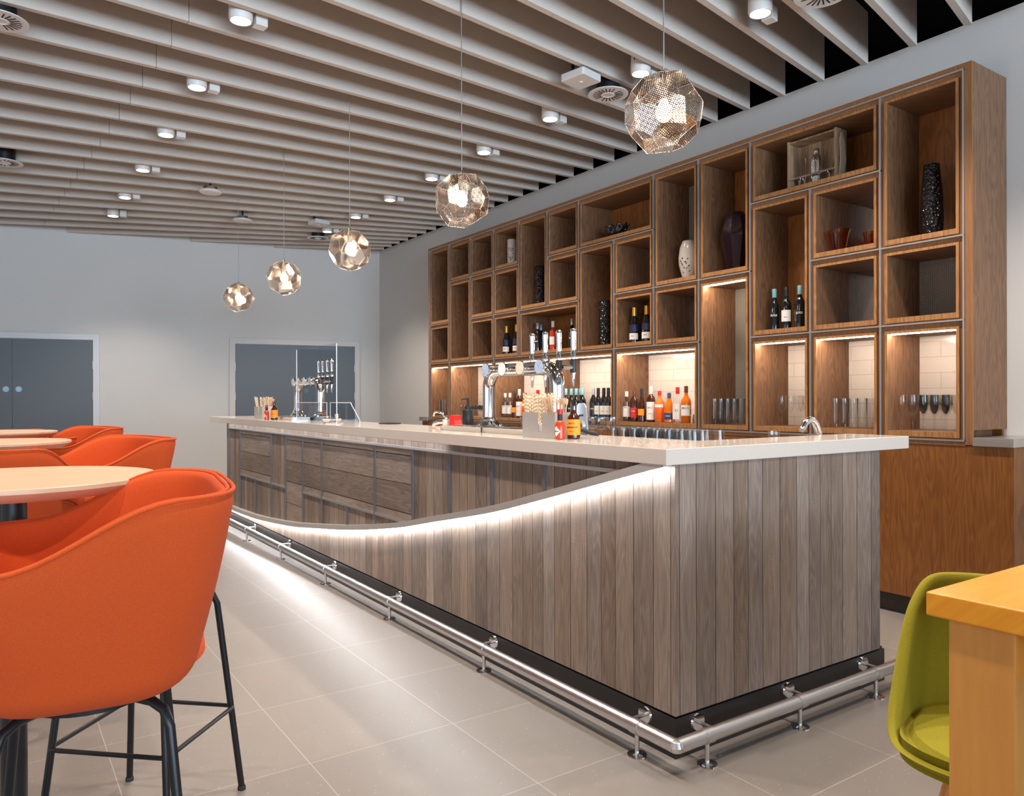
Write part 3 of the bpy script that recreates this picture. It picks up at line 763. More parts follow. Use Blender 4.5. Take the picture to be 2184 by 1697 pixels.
pchamp = bottle('champagne_bottle', CHAMP, 'darkglass', (.215, .312, .0205), 'gold', (.03, .085, 1.1), 'paper', 'BRUT', 'navy', .012, .06)
MB().lathe([(.0437, .10), (.0437, .128), (.041, .16)], n=24).build('navy_band', 'navy', pchamp); freeze(pchamp)
psambuca = freeze(bottle('spirit_bottle', SPIR, 'glass', (.215, .262, .0155), 'white', (.04, .13, 1.1), 'paper', 'Peach', 'ink', .014, .12))
MB().lathe([(.0335, .006), (.034, .17), (0, .171)], n=20).build('spirit', 'orangelabel', psambuca).data.materials[0] = M['film']; freeze(psambuca)
prum = freeze(bottle('spirit_bottle', SPIR, 'rum', (.215, .262, .0150), 'browncap', (.035, .12, 1.0), 'redink', 'RUM', 'paper', .014, .09))
pirish = bottle('spirit_bottle', [(0, .003), (.034, 0), (.039, .006), (.038, .09), (.030, .15), (.018, .20), (.0145, .215), (.0145, .262), (0, .263)], 'rum', (.185, .284, .0152), 'blackplastic', (.055, .11, .8), 'orangelabel'); freeze(pirish)
poak = freeze(bottle('spirit_bottle', [(p[0], p[1]*1.06) for p in SPIR], 'rum', (.235, .302, .0155), 'ceramic', (.02, .17, 1.2), 'paper', "AK'S", 'redink', .022, .12, ('RUM', .012, .07)))
pgin = freeze(bottle('spirit_bottle', SPIR2, 'orangespirit', (.225, .262, .0155), 'redcap', (.125, .15, 1.1), 'paper', None))
pcog = freeze(bottle('spirit_bottle', COGN, 'amber', (.200, .245, .0155), 'bluelabel', (.025, .08, .9), 'bluelabel', 'COGNAC', 'paper', .010, .055))
pvod = freeze(bottle('spirit_bottle', [(p[0], p[1]*1.05) for p in SPIR2], 'glass', (.235, .290, .0160), 'redcap', (.03, .16, 1.1), 'paper', '21', 'ink', .030, .10)); 
pbell = freeze(bottle('spirit_bottle', [(p[0], p[1]*1.08) for p in SPIR2], 'amber', (.245, .298, .0160), 'browncap', (.06, .145, 1.1), 'paper', "BELL'S", 'ink', .022, .12))
FACE = math.radians(-62)   # bottle fronts look out over the bar towards the camera
JF, Z1F, Z2F, Z3F = 1.1075, 1.7875, 2.2625, 2.7425
J0 = [(psambuca, 4.945, 'clear peach spirit bottle with white cap, leftmost in the lit niche of eight spirits'), (prum, 4.848, 'dark spirit bottle with red label in the lit niche of eight spirits'),
      (pirish, 4.753, 'black bottle with orange oval label in the lit niche of eight spirits'), (poak, 4.646, 'dark rum bottle with tall white label in the lit niche of eight spirits'),
      (pgin, 4.545, 'orange gin bottle with red cap in the lit niche of eight spirits'), (pcog, 4.437, 'amber cognac bottle with blue label and blue cap in the lit niche of eight spirits'),
      (pvod, 4.343, 'clear vodka bottle with tall red cap in the lit niche of eight spirits'), (pbell, 4.251, 'amber whisky bottle with brown cap, rightmost in the lit niche of eight spirits')]
for p, y, lab in J0: place(p, (4.60, y, JF), FACE, lab, 'spirit bottles in the wide lit niche', 'bottle')
D0 = [(psambuca, 6.86, 'clear peach spirit bottle, leftmost in the niche behind the beer taps'), (psambuca, 6.765, 'peach spirit bottle second from left in the niche behind the beer taps'), (pirish, 6.672, 'black bottle with orange label in the niche behind the beer taps'),
      (poak, 6.588, 'rum bottle with tall white label in the niche behind the beer taps'), (pgin, 6.476, 'orange gin bottle with red cap in the niche behind the beer taps'), (pcog, 6.368, 'amber cognac bottle half hidden by the paper straws'), (pvod, 6.261, 'vodka bottle with red cap showing above the paper straws')]
for p, y, lab in D0: place(p, (4.60, y, JF), FACE, lab, 'spirit bottles behind the beer taps', 'bottle')
I0 = [(pw_teal, 5.800, 4.60), (pw_teal, 5.715, 4.60), (pw_teal, 5.640, 4.60), (pw_teal, 5.551, 4.60), (pw_teal, 5.76, 4.75), (pw_plain, 5.415, 4.62)]
for i, (p, y, x) in enumerate(I0):
    place(p, (x, y, JF), FACE, ('dark wine bottle with blue-green cap, %s behind the right beer column' % ('first from left', 'second from left', 'third from left', 'rightmost', 'rear one')[i]) if i < 5 else 'plain dark wine bottle between the blue-capped and white-labelled bottles', 'wine bottles in the lit niche', 'bottle')
for i, y in enumerate((5.323, 5.251, 5.194, 5.12)):
    place(pw_lab, (4.60, y-.005*i, JF), FACE, 'dark wine bottle with white label, %s of four in the lit niche' % ('first from left', 'second from left', 'third from left', 'rightmost')[i], 'white labelled wine bottles', 'bottle')
for p, y, lab in ((pw_teal, 3.429, 'dark wine bottle with blue cap, left of the three in the tall unlit niche'), (pw_lab, 3.330, 'dark wine bottle with white label, middle of the three in the tall niche'), (pw_teal, 3.222, 'dark wine bottle with blue cap, right of the three in the tall niche')):
    place(p, (4.62, y, Z1F), FACE, lab, 'wine bottles in the tall niche', 'bottle')
for y, lab in ((4.866, 'gold-necked champagne bottle, left of the pair in the square niche'), (4.714, 'gold-necked champagne bottle, right of the pair in the square niche'), (6.858, 'gold-necked champagne bottle in the small niche left of the beer tap handles'), (6.665, 'champagne bottle half hidden by the right side of its small niche')):
    place(pchamp, (4.62, y, Z1F), FACE, lab, 'champagne bottles', 'bottle')
for p, y, x, lab in ((pw_plain, 6.440, 4.62, 'dark wine bottle, leftmost in the wide niche above the taps'), (pw_plain, 6.39, 4.74, 'dark wine bottle standing behind the leftmost pair above the taps'), (pw_plain, 6.290, 4.62, 'dark wine bottle third from left in the wide niche above the taps'), (pw_rose, 6.058, 4.64, 'red rose wine bottle in the wide niche above the taps'), (pw_plain, 5.764, 4.65, 'dark wine bottle alone at the right of the wide niche above the taps')):
    place(p, (x, y, Z1F), FACE, lab, 'wine bottles above the taps', 'bottle')
jig = MB().lathe([(.016, .07), (.0165, 0), (0, .001)], n=18)
jig = jig.build('steel_jigger', 'chrome', None, loc=(4.60, 4.185, JF)); tag(jig, 'small steel spirit measure at the right end of the eight spirits', 'jigger')

# ------------------------------------------------------------------ vases and ornaments
def vase(name, prof, mat, loc, label, n=28, facet=False, sx=1, sy=1):
    o = MB().lathe(prof, n=n, sx=sx, sy=sy).build(name, mat, None, smooth=(10 if facet else 40), loc=loc)
    return tag(o, label, 'vase')
vase('plum_vase', [(0, .003), (.050, 0), (.062, .01), (.110, .22), (.125, .27), (.118, .30), (.085, .42), (.060, .455), (.055, .44), (.08, .40), (.0, .39)], 'plumglass', (4.68, 3.815, Z2F), 'large faceted dark plum vase in the tall niche under the beams', n=9, facet=True)
wv = vase('white_vase', [(0, .003), (.045, 0), (.050, .01), (.078, .12), (.082, .18), (.072, .26), (.052, .31), (.050, .315), (.046, .30), (0, .28)], 'ceramic', (4.66, 4.275, Z2F), 'white bulging vase with leaf cut-outs')
cv = vase('white_cylinder_vase', [(0, .003), (.050, 0), (.052, .006), (.052, .285), (.050, .29), (.047, .285), (0, .28)], 'ceramic', (4.66, 6.81, Z3F), 'white straight vase with leaf pattern in an upper left niche')
def leaves(parent, R0, zz, cen, seedv):
    rd = random.Random(seedv); mb = MB()
    for i in range(16):
        a = cen+rd.uniform(-.55, .55); z = rd.uniform(*zz); R = R0(z)+.0008; t = rd.uniform(.3, 1.2)*(1 if a > cen else -1); L = .022
        pts = []
        for u, v in ((-L/2, 0), (0, .005), (L/2, 0), (0, -.005)):
            uu = u*math.sin(t)+v*math.cos(t); vv = u*math.cos(t)-v*math.sin(t); aa = a+uu/R
            pts.append((R*math.cos(aa), R*math.sin(aa), z+vv))
        mb.add(pts, [(0, 1, 2, 3)])
    return mb.build('leaf_pattern', 'browncap', parent, smooth=0)
leaves(wv, lambda z: .078+.004*math.sin((z-.05)*12), (.05, .17), -2.75, 3); leaves(cv, lambda z: .0525, (.06, .20), -2.5, 5)
def rope_cyl(name, loc, h, r, label, sq=0):
    prof = [(0, .002), (r*.96, 0), (r, .005)]
    k = int(h/.012)
    for i in range(k): z = .005+(h-.01)*(i+.5)/k; prof += [(r*(1+.04*(i % 2)), z)]
    prof += [(r, h-.004), (r*.9, h), (r*.85, h-.01), (0, h-.02)]
    return vase(name, prof, 'bumpy', loc, label, 22)
rope_cyl('black_vase', (4.67, 6.31, Z2F), .41, .058, 'black ribbed cylinder vase in the tall niche left of the mirrored niches')
rope_cyl('black_vase', (4.67, 5.30, Z1F), .42, .062, 'black ribbed cylinder vase beside the champagne niche')
vase('black_vase', [(0, .003), (.052, 0), (.058, .01), (.064, .12), (.060, .25), (.050, .36), (.044, .43), (.042, .44), (.038, .43), (0, .42)], 'bumpy', (4.66, 2.345, Z2F), 'tall slim black glass vase in the top right niche')
vase('black_jar', [(0, .003), (.06, 0), (.075, .03), (.085, .10), (.08, .17), (.055, .21), (.05, .22), (0, .21)], 'darkglass', (4.70, 7.48, Z1F), 'rounded black jar in the tall left niche')
vase('glass_ornament', [(0, .003), (.03, 0), (.02, .03), (.035, .10), (.025, .17), (.012, .20), (0, .20)], 'glass', (4.70, 7.955, Z2F), 'slim clear glass ornament at the right edge of the leftmost tall niche')
vase('glass_dish', [(0, .003), (.03, 0), (.05, .02), (.055, .035), (.045, .025), (0, .012)], 'glass', (4.66, 7.985, Z1F), 'small clear glass dish in the left middle niche')
for x, y, s, lab in ((4.62, 2.925, 1.0, 'amber glass tumbler vase in the mirrored niche'), (4.60, 2.70, .62, 'small amber glass cup at the right edge of the mirrored niche')):
    prof = [(0, .004), (.036, 0), (.040, .006)]
    for i in range(7): prof += [(.041+.0035*i, .014+.018*i), (.044+.0035*i, .022+.018*i)]
    prof += [(.074, .148), (.068, .146), (.040, .02), (0, .018)]
    vase('amber_glass_vase', [(a*s, b*s) for a, b in prof], 'amberglass', (x, y, Z2F), lab, 16)
bowl = empty('black_shell_bowl', (4.64, 5.11, Z3F)); tag(bowl, 'black twisted shell bowl in the wide upper niche', 'bowl')
mb = MB(); nn, mm = 48, 10; vs = []
for j in range(mm+1):
    t = j/mm
    for i in range(nn):
        a = 2*PI*i/nn; tw = a+t*1.1; lob = 1+.10*math.cos(9*a)*t
        rr = (.035+.065*t**.7)*lob; vs.append((rr*math.cos(tw)*.8, rr*math.sin(tw)*1.35, .004+.105*t**1.3+.012*t*math.cos(9*a)))
fs = [(j*nn+i, j*nn+(i+1) % nn, (j+1)*nn+(i+1) % nn, (j+1)*nn+i) for j in range(mm) for i in range(nn)]+[tuple(range(nn))]
so = mb.add(vs, fs).build('bowl_shell', 'darkglass', bowl); sm_ = so.modifiers.new('solid', 'SOLIDIFY'); sm_.thickness = .006
# cocktail crate
cr = empty('cocktail_tool_crate', (4.60, 3.105, Z3F), 0); tag(cr, 'small open wooden crate with rope handles holding steel cocktail tools', 'crate')
w2, h2, d2 = .178, .335, .11
k_ = MB().box(d2-.012, d2, -w2, w2, 0, h2).build('crate_back', 'crate', cr, smooth=0)
for s in (-1, 1): MB().box(-.02, d2-.012, s*w2-.008, s*w2+.008, 0, h2+.008).build('crate_side', 'crate', cr, smooth=0)
MB().box(-.02, d2-.012, -w2+.008, w2-.008, h2-.012, h2).build('crate_top', 'crate', cr, smooth=0)
MB().box(-.02, d2-.012, -w2+.008, w2-.008, 0, .012).build('crate_bottom', 'crate', cr, smooth=0)
MB().box(-.026, -.018, -w2, w2, .070, .082).build('crate_rail', 'crate', cr, smooth=0)
for s in (-1, 1):
    rp = MB()
    for q in range(5): rp.tube([(.01+.012*q, s*(w2+.010), .02), (.012+.013*q, s*(w2+.020), .14), (.01+.012*q, s*(w2+.014), .26), (.03, s*(w2+.012), .315)], .006, 6)
    rp.build('rope_handle', 'twine', cr)
shk = tag(empty('cocktail_shaker', (4.635, 3.100, Z3F+.0125)), 'steel cocktail shaker standing in the middle of the crate', 'shaker')
MB().lathe([(0, .002), (.030, 0), (.034, .05), (.040, .10), (.040, .158)], n=24).build('shaker_body', 'chrome', shk); MB().lathe([(.041, .158), (.038, .185), (.022, .205), (.02, .208)], n=24).build('strainer_top', 'chrome', shk); MB().lathe([(.020, .208), (.021, .24), (.018, .246), (0, .247)], n=20).build('shaker_cap', 'chrome', shk)
for y, lab in ((3.225, 'hourglass steel jigger at the left of the crate'), (3.185, 'second steel jigger beside the shaker'), (2.995, 'bright steel jigger at the right of the crate')):
    j = MB().lathe([(.018, 0), (.006, .032), (.016, .075), (.015, .073), (.004, .034), (0, .034)], n=18).build('hourglass_jigger', 'chrome', None, loc=(4.625, y, Z3F+.0125)); tag(j, lab, 'jigger', 'steel jiggers in the crate')
sp = MB().tube([(0, 0, .002), (.004, .004, .17), (.004, .004, .215)], [.003, .003, .007], 8).build('bar_spoon', 'chrome', None, loc=(4.668, 3.205, Z3F+.0125)); tag(sp, 'long steel bar spoon leaning at the left of the crate', 'spoon')
st = MB().lathe([(.003, 0), (.003, .06), (.020, .10), (.003, .15)], n=10, sy=.3).build('ice_tongs', 'chrome', None, loc=(4.66, 2.985, Z3F+.0125)); tag(st, 'steel ice tongs upright at the right of the crate', 'tongs')

# ------------------------------------------------------------------ glassware
def gl(name, prof, n=20):
    o = MB().lathe(prof, n=n).build(name, 'glass', None); return freeze(o)
flute = gl('champagne_flute', [(.031, .0), (.032, .002), (.006, .006), (.004, .02), (.004, .085), (.012, .10), (.024, .125), (.029, .16), (.026, .215), (.0252, .215), (.028, .16), (.022, .125), (.008, .103), (0, .10)])
high = gl('highball_glass', [(0, .002), (.026, 0), (.0285, .004), (.0265, .06), (.029, .12), (.030, .195), (.0292, .195), (.028, .12), (.0255, .06), (.026, .012), (0, .011)])
tumb = gl('stacked_tumbler', [(0, .002), (.026, 0), (.030, .004), (.036, .085), (.0352, .085), (.029, .01), (0, .009)])
stem = gl('stemmed_glass', [(.030, 0), (.030, .002), (.005, .005), (.004, .05), (.02, .065), (.032, .09), (.030, .13), (.0293, .13), (.031, .09), (.019, .067), (0, .062)], 16)
ORDN = ['first', 'second', 'third', 'fourth', 'fifth', 'sixth', 'seventh', 'eighth', 'ninth']
def fill(proto, pts, z, label, group, cat='glass'):
    xs = sorted(set(round(p[0], 3) for p in pts)); rows = {}
    for p in pts: rows.setdefault(round(p[0], 3), []).append(p)
    for q, xr in enumerate(xs):
        for c, (x, y) in enumerate(sorted(rows[xr], key=lambda p: -p[1])):
            w_ = ('front row, ' if q == 0 else ('middle row, ' if len(xs) == 3 and q == 1 else 'back row, ')) if len(xs) > 1 else ''
            place(proto, (x, y, z), random.uniform(0, 6), label+', '+w_+ORDN[c]+' from left', group, cat)
fill(flute, [(4.58+.085*r, 2.485-.066*c-.018*r) for r in range(3) for c in range(5 if r else 6) if 2.485-.066*c-.018*r > 2.17], JF, 'champagne flute, far right lit niche', 'champagne flutes in the right lit niche')
fill(high, [(4.59+.07*r, 2.935-.062*c-.02*r) for r in range(2) for c in range(5)], JF, 'highball glass, lit niche above the sink tap', 'highball glasses above the sink tap')
fill(flute, [(4.60, 3.355), (4.60, 3.285), (4.60, 3.215), (4.60, 3.15), (4.70, 3.26), (4.70, 3.18)], JF, 'champagne flute, third lit niche from right', 'champagne flutes in the third lit niche')
fill(high, [(4.58+.07*r, 3.945-.062*c-.015*r) for r in range(2) for c in range(5)], JF, 'highball glass, tall lit niche', 'highball glasses in the tall lit niche')
fill(high, [(4.60, 8.32), (4.60, 8.255), (4.60, 8.19), (4.68, 8.25)], JF, 'highball glass, leftmost lit niche', 'highball glasses in the leftmost niche')
fill(stem, [(4.60+.07*r, 7.80-.075*c) for r in range(2) for c in range(9)], JF, 'stemmed glass, second lit niche from left', 'stemmed glasses in the second lit niche')
# glass shelf behind the counter
tr = MB().box(2.58, 2.92, 2.30, 3.45, 1.063, 1.075).build('glass_tray', 'steel', None, smooth=0); bevel(tr, .002); tag(tr, 'long steel tray behind the counter carrying upturned tumblers', 'tray')
MB().box(2.56, 2.90, 2.28, 3.45, .1, 1.0629).build('glass_cabinet', 'steel', None, smooth=0)
bpy.data.objects['glass_cabinet'].name = 'under_counter_cabinet'; tag(bpy.data.objects['under_counter_cabinet'], 'steel under-counter cabinet behind the bar carrying the glass tray', 'cabinet')
for r in range(3):
    for c in range(8):
        o = place(tumb, (2.64+.085*r, 2.40+.078*c+.03*(r % 2), 1.0752+.0855), 0, 'clear tumbler upturned on the tray, %s row, %s from right' % (('front', 'middle', 'back')[r], ORDN[c]), 'upturned tumblers on the tray', 'glass'); o.rotation_euler = (PI, 0, random.random())
for r in range(2):
    for c in range(5): place(stem, (2.66+.085*r, 3.06+.075*c, 1.0752), 0, 'small stemmed glass left of the tumblers, %s row, %s from right' % (('front', 'back')[r], ORDN[c]), 'stemmed glasses on the tray', 'glass')
place(high, (3.12, 2.32, .9505), 0, 'single clear tall glass left of the arched mixer tap behind the end counter', None, 'glass')['group'] = ''

# ------------------------------------------------------------------ beer fonts
def beer_font(loc, L, label, badges):
    """bridge font: two columns L apart along local y; the far column at +L"""
    r = empty('beer_font', loc); tag(r, label, 'beer tap'); H = .345; rr = .037
    pth = [(0, 0, .05), (0, 0, H-.10)]+arc((0, .10, H-.10), .10, PI, PI/2, 8, 'yz')[1:]+arc((0, L-.10, H-.10), .10, PI/2, 0, 8, 'yz')+[(0, L, .05)]
    MB().tube(pth, rr, 24).build('font_bridge', 'chrome', r)
    for y in (0, L):
        b = MB().lathe([(.038, .075), (.048, .07), (.05, .062), (.046, .055), (.060, .045), (.078, .030), (.080, .022), (0, .022)], (0, y, 0), 28).build('column_base', 'chrome', r)
        MB().box(-.085, .085, y-.085, y+.085, .0, .022).build('base_pad', 'blackplastic', b, smooth=0)
    for i in range(4):
        y = L-.10-(L-.26)*i/3-.03
        y = .06+(L-.14)*(3-i)/3
        bd = MB().tube([(-.040, y, H+.002), (-.066, y, H+.002)], .012, 12).build('badge_mount', 'chrome', r)
        m2 = MB().prism([(y+.039*math.cos(t*PI/16), H+.002+.040*math.sin(t*PI/16)) for t in range(32)], 0, -.078, -.066).build('badge_rim', 'chrome', bd, smooth=0)
        MB().prism([(y+.035*math.cos(t*PI/16), H+.002+.036*math.sin(t*PI/16)) for t in range(32)], 0, -.0795, -.0779).build('badge_face', badges[i], bd, smooth=0)
    for i in range(4):
        y = -.05+(L*.56)*i/3+.05
        t = MB().tube([(.03, y, H), (.115, y, H)], .013, 12).build('tap_body', 'chrome', r)
        MB().lathe([(.018, -.025), (.019, .03), (.016, .045)], (.105, y, H), 16).build('tap_collar', 'blackplastic', t)
        MB().lathe([(0, .04), (.0135, .04), (.014, .075), (.0115, .082), (.0125, .10), (.016, .185), (.017, .196), (.013, .205), (0, .203)], (.105, y, H), 16).build('tap_handle', 'chrome', t)
        MB().lathe([(.010, -.02), (.012, -.03), (.0085, -.07), (.006, -.10), (0, -.10)], (.105, y, H), 14).build('tap_nozzle', 'chrome', t)
    return r
beer_font((2.42, 3.12, 1.1225), .66, 'large chrome beer font with four tap handles on the counter', ['badge_blue', 'badge_white', 'badge_orange', 'badge_blue'])
beer_font((2.42, 6.57, 1.1225), .60, 'smaller-looking chrome beer font at the far end of the counter', ['badge_grey', 'badge_orange', 'badge_white', 'badge_grey'])
def drip_tray(x0, x1, y0, y1, label):
    r = empty('drip_tray', (x0, y0, 1.1222)); tag(r, label, 'drip tray')
    MB().prism([(x0+.02, 0), (x1-.02, 0), (x1, .028), (x1-.004, .028), (x1-.022, .006), (x0+.022, .006), (x0+.004, .028), (x0, .028)], 1, y0, y1)
    t = MB().box(x0+.012, x1, y0+.012, y1-.012, 1.1225, 1.126).prism([(x0+.012, 1.1225), (x0+.018, 1.1225), (x0+.006, 1.150), (x0, 1.150)], 1, y0, y1).box(x1-.006, x1, y0, y1, 1.1225, 1.15).box(x0, x1, y0, y0+.006, 1.1225, 1.15).box(x0, x1, y1-.006, y1, 1.1225, 1.15).build('tray', 'steel', r, True, 0)
    g = MB(); n = int((y1-y0)/.022)
    for i in range(n): yy = y0+.012+(y1-y0-.024)*i/(n-1); g.tube([(x0+.006, yy, 1.147), (x1-.006, yy, 1.147)], .0015, 6)
    g.build('wire_grille', 'chrome', r, True); return r
drip_tray(2.17, 2.325, 3.02, 3.46, 'low steel drip tray in front of the large beer font, beside the straw box')
drip_tray(2.17, 2.325, 3.47, 3.92, 'low steel drip tray nearer the soap dispenser')
drip_tray(2.15, 2.325, 6.55, 7.20, 'steel drip tray in front of the far beer font')
# glass rinser bracket left of the trays
ri = empty('glass_rinser', (2.27, 4.03, 1.1225)); tag(ri, 'chrome glass rinser spout at the left of the drip trays', 'rinser')
MB().lathe([(0, 0), (.020, 0), (.020, .055), (.022, .058), (.018, .064), (0, .064)], n=20).build('rinser_post', 'chrome', ri)
MB().tube([(0, 0, .045), (-.01, .06, .042), (-.01, .13, .030), (-.01, .14, .010)], [.016, .014, .012, .010], 12).build('rinser_arm', 'chrome', ri)
MB().prism([(.0, 0), (.055, 0), (.0, .055)], 0, -.004, .004).build('rinser_fin', 'steel', ri, smooth=0)
ri2 = empty('counter_tap', (2.44, 4.32, 1.1225)); tag(ri2, 'small curved chrome tap behind the red cap', 'tap')
MB().tube([(0, 0, 0), (0, 0, .02), (0, .005, .05), (0, .05, .085), (0, .12, .098), (0, .165, .092), (0, .175, .07)], .008, 12).build('tap_spout', 'chrome', ri2)
MB().lathe([(.018, 0), (.016, .012), (.01, .018), (0, .018)], n=16).build('tap_base', 'chrome', ri2)
rc = MB().prism([(-.042, .0), (.030, .0), (.045, .075), (-.005, .082), (-.016, .05)], 0, -.028, .028).build('red_cleaning_cap', 'red', None, smooth=0, loc=(2.40, 4.13, 1.1226)); bevel(rc, .004); tag(rc, 'bright red plastic holder left of the black soap dispenser', 'holder')
so_ = empty('soap_dispenser', (2.38, 3.955, 1.1225)); tag(so_, 'matt black soap dispenser beside the large beer font', 'soap dispenser')
MB().lathe([(0, 0), (.033, 0), (.035, .003), (.035, .112), (.031, .118), (0, .118)], n=28).build('dispenser_body', 'blackplastic', so_)
MB().lathe([(.018, .118), (.018, .138), (.013, .14), (0, .14)], n=20).build('dispenser_collar', 'blackplastic', so_)
MB().tube([(0, 0, .14), (0, 0, .185)], [.006, .008], 12).build('pump_stem', 'blackplastic', so_)
MB().tube([(0, 0, .182), (-.010, .035, .182), (-.014, .055, .178)], [.006, .004, .003], 10).build('pump_nozzle', 'blackplastic', so_)

# ------------------------------------------------------------------ condiment boxes with straws
def straw_box(loc, label, sx=1):
    r = empty('straw_box', loc); tag(r, label, 'caddy')
    L, D, H = .252, .12, .118; t = .002
    # front sheet with a slot for napkins, local y = length, -x = front
    ys0, ys1 = .095, .128
    b = MB().box(-t, 0, 0, ys0, 0, H).box(-t, 0, ys1, L, 0, H).box(-t, 0, ys0, ys1, 0, .030)
    b.box(0, D, -t, 0, 0, H).box(0, D, L, L+t, 0, H).box(D-t, D, 0, L, 0, H).box(0, D-t, 0, L, 0, t).box(0, D-t, .09, .092, t, H-.01)
    b.build('steel_box', 'brushed', r, smooth=0)
    nb = MB()
    for q in range(9): nb.box(.003, D-.01, .096, L-.006, .004+q*.007, .009+q*.007)
    nb.build('paper_napkins', 'paper', r, smooth=0)
    return r
def bundle(name, loc, n, L, r, mat, lab, cat, grp, x0, x1, y0, y1, lean, seedv, flat=False):
    rd = random.Random(seedv)
    for i in range(n):
        bx_, by_ = rd.uniform(x0, x1), rd.uniform(y0, y1)
        fx = (bx_-(x0+x1)/2)*lean+rd.uniform(-.010, .010); fy = (by_-(y0+y1)/2)*lean+rd.uniform(-.012, .012)
        l = L*rd.uniform(.94, 1.0)
        if flat: mb = MB().tube([(0, 0, 0), (fx, fy, l*.82), (fx*1.1, fy*1.1, l*.90), (fx*1.2, fy*1.2, l)], [r*.7, r*.7, r*1.6, r*1.2], 8)
        else: mb = MB().tube([(0, 0, 0), (fx, fy, l)], r, 8)
        o = mb.build(name, mat, None, loc=(loc[0]+bx_, loc[1]+by_, loc[2]+.004)); tag(o, lab, cat, grp)
straw_box((2.10, 2.728, 1.1225), 'brushed steel straw and napkin box at the front of the counter, large in view')
bundle('paper_straw', (2.10, 2.728, 1.1225), 46, .205, .0032, 'straw', 'striped paper straw in the large steel box', 'straw', 'paper straws in the large steel box', .012, .108, .14, .24, .35, 3)
bundle('wooden_stirrer', (2.10, 2.728, 1.1225), 16, .185, .0042, 'stick', 'wooden stirrer in the large steel box', 'stirrer', 'wooden stirrers in the large steel box', .012, .108, .02, .08, .8, 4, True)
straw_box((2.06, 7.10, 1.1225), 'brushed steel straw box at the far end of the counter')
bundle('paper_straw', (2.06, 7.10, 1.1225), 26, .205, .0048, 'straw', 'striped paper straw in the far steel box', 'straw', 'paper straws in the far steel box', .016, .104, .135, .235, .8, 5)
bundle('wooden_stirrer', (2.06, 7.10, 1.1225), 10, .195, .0045, 'stick', 'wooden stirrer in the far steel box', 'stirrer', 'wooden stirrers in the far steel box', .012, .108, .02, .08, .9, 6, True)
def tabasco():
    r = empty('hot_sauce_bottle')
    MB().lathe([(0, .002), (.018, 0), (.021, .004), (.021, .065), (.018, .076), (.0095, .085), (.009, .10), (0, .10)], n=22).build('bottle_body', 'sauce', r)
    MB().lathe([(.0115, .082), (.0115, .112), (0, .112)], n=18).build('neck_band', 'ink', r)
    MB().lathe([(.0125, .112), (.0125, .134), (0, .135)], n=18).build('bottle_cap', 'redcap', r)
    rr = .0216; pts = []; fs = []
    n = 12
    for i in range(n+1):
        u = -1+2*i/n; a = u*.022/rr; hh = .024*(1-abs(u)); pts += [(rr*math.sin(a), -rr*math.cos(a), .036-hh), (rr*math.sin(a), -rr*math.cos(a), .036+hh)]
    for i in range(n): fs.append((2*i, 2*i+2, 2*i+3, 2*i+1))
    d = MB().add(pts, fs).build('diamond_label', 'paper', r); text('TABASCO', .0075, 'ink', d, loc=(0, 0, .036), wrap=rr+.0004)
    return freeze(r)
def relish():
    r = empty('relish_bottle')
    MB().lathe([(0, .002), (.026, 0), (.030, .005), (.030, .085), (.027, .098), (.016, .112), (.0135, .122), (.0125, .150), (0, .150)], n=24).build('bottle_body', 'rum', r)
    MB().lathe([(.0145, .128), (.0155, .168), (.0135, .172), (0, .172)], n=20).build('neck_foil', 'film', r)
    rr = .0306; lb = MB().lathe([(rr, .018), (rr, .088)], n=28).build('orange_label', 'orangelabel', r)
    text("HENDERSON'S", .0085, 'ink', lb, loc=(0, 0, .052), wrap=rr+.0004, bold=.0002); text('RELISH', .010, 'ink', lb, loc=(0, 0, .070), wrap=rr+.0004)
    text('SHEFFIELD', .005, 'ink', lb, loc=(0, 0, .034), wrap=rr+.0004)
    return freeze(r)
tb, rl = tabasco(), relish()
place(tb, (2.085, 2.672, 1.1225), FACE-.5, 'small red hot sauce bottle with diamond label beside the large straw box', 'hot sauce bottles', 'sauce bottle')
place(rl, (2.165, 2.675, 1.1225), FACE+.1, 'relish bottle with orange label to the right of the large straw box', 'relish bottles', 'sauce bottle')
place(tb, (2.05, 6.93, 1.1225), FACE-.5, 'small red hot sauce bottle at the far end of the counter', 'hot sauce bottles', 'sauce bottle')
place(rl, (2.11, 6.90, 1.1225), FACE, 'relish bottle with orange label at the far end of the counter', 'relish bottles', 'sauce bottle')
# tap and opener plate behind the counter
pl = empty('juicer_plate', (2.475, 3.00, 1.1225)); tag(pl, 'upright grey metal plate with round fitting and lever behind the relish bottle', 'fitting')
f = PI/180
plate = [(-.040, 0), (.052, 0), (.040, .135), (.022, .158), (-.018, .158), (-.040, .135)]
MB().prism([(-u, v) for u, v in plate], 0, 0, .008).build('plate', 'greyplate', pl, smooth=0)
bo = MB().tube([(-.014, -.012, .045), (0, -.012, .045)], [.022, .026], 24).build('round_boss', 'greyplate', pl); MB().tube([(-.018, -.012, .045), (-.012, -.012, .045)], .012, 20).build('boss_centre', 'ink', bo)
MB().tube([(-.002, .022, .085), (-.003, .005, .097), (-.002, -.020, .097)], .004, 8).build('curved_slot', 'ink', pl)
MB().tube([(-.01, -.02, .022), (-.02, -.10, .012), (-.03, -.17, .008)], [.009, .011, .009], 12).build('lever', 'ink', pl)
cp = place(tumb, (2.455, 3.45, 1.1225), 0, 'short clear tumbler right of the large beer font base', None, 'glass'); cp['group'] = ''
bt = empty('mixer_tap', (3.45, 2.30, .95)); tag(bt, 'arched chrome mixer tap rising behind the end counter', 'tap')
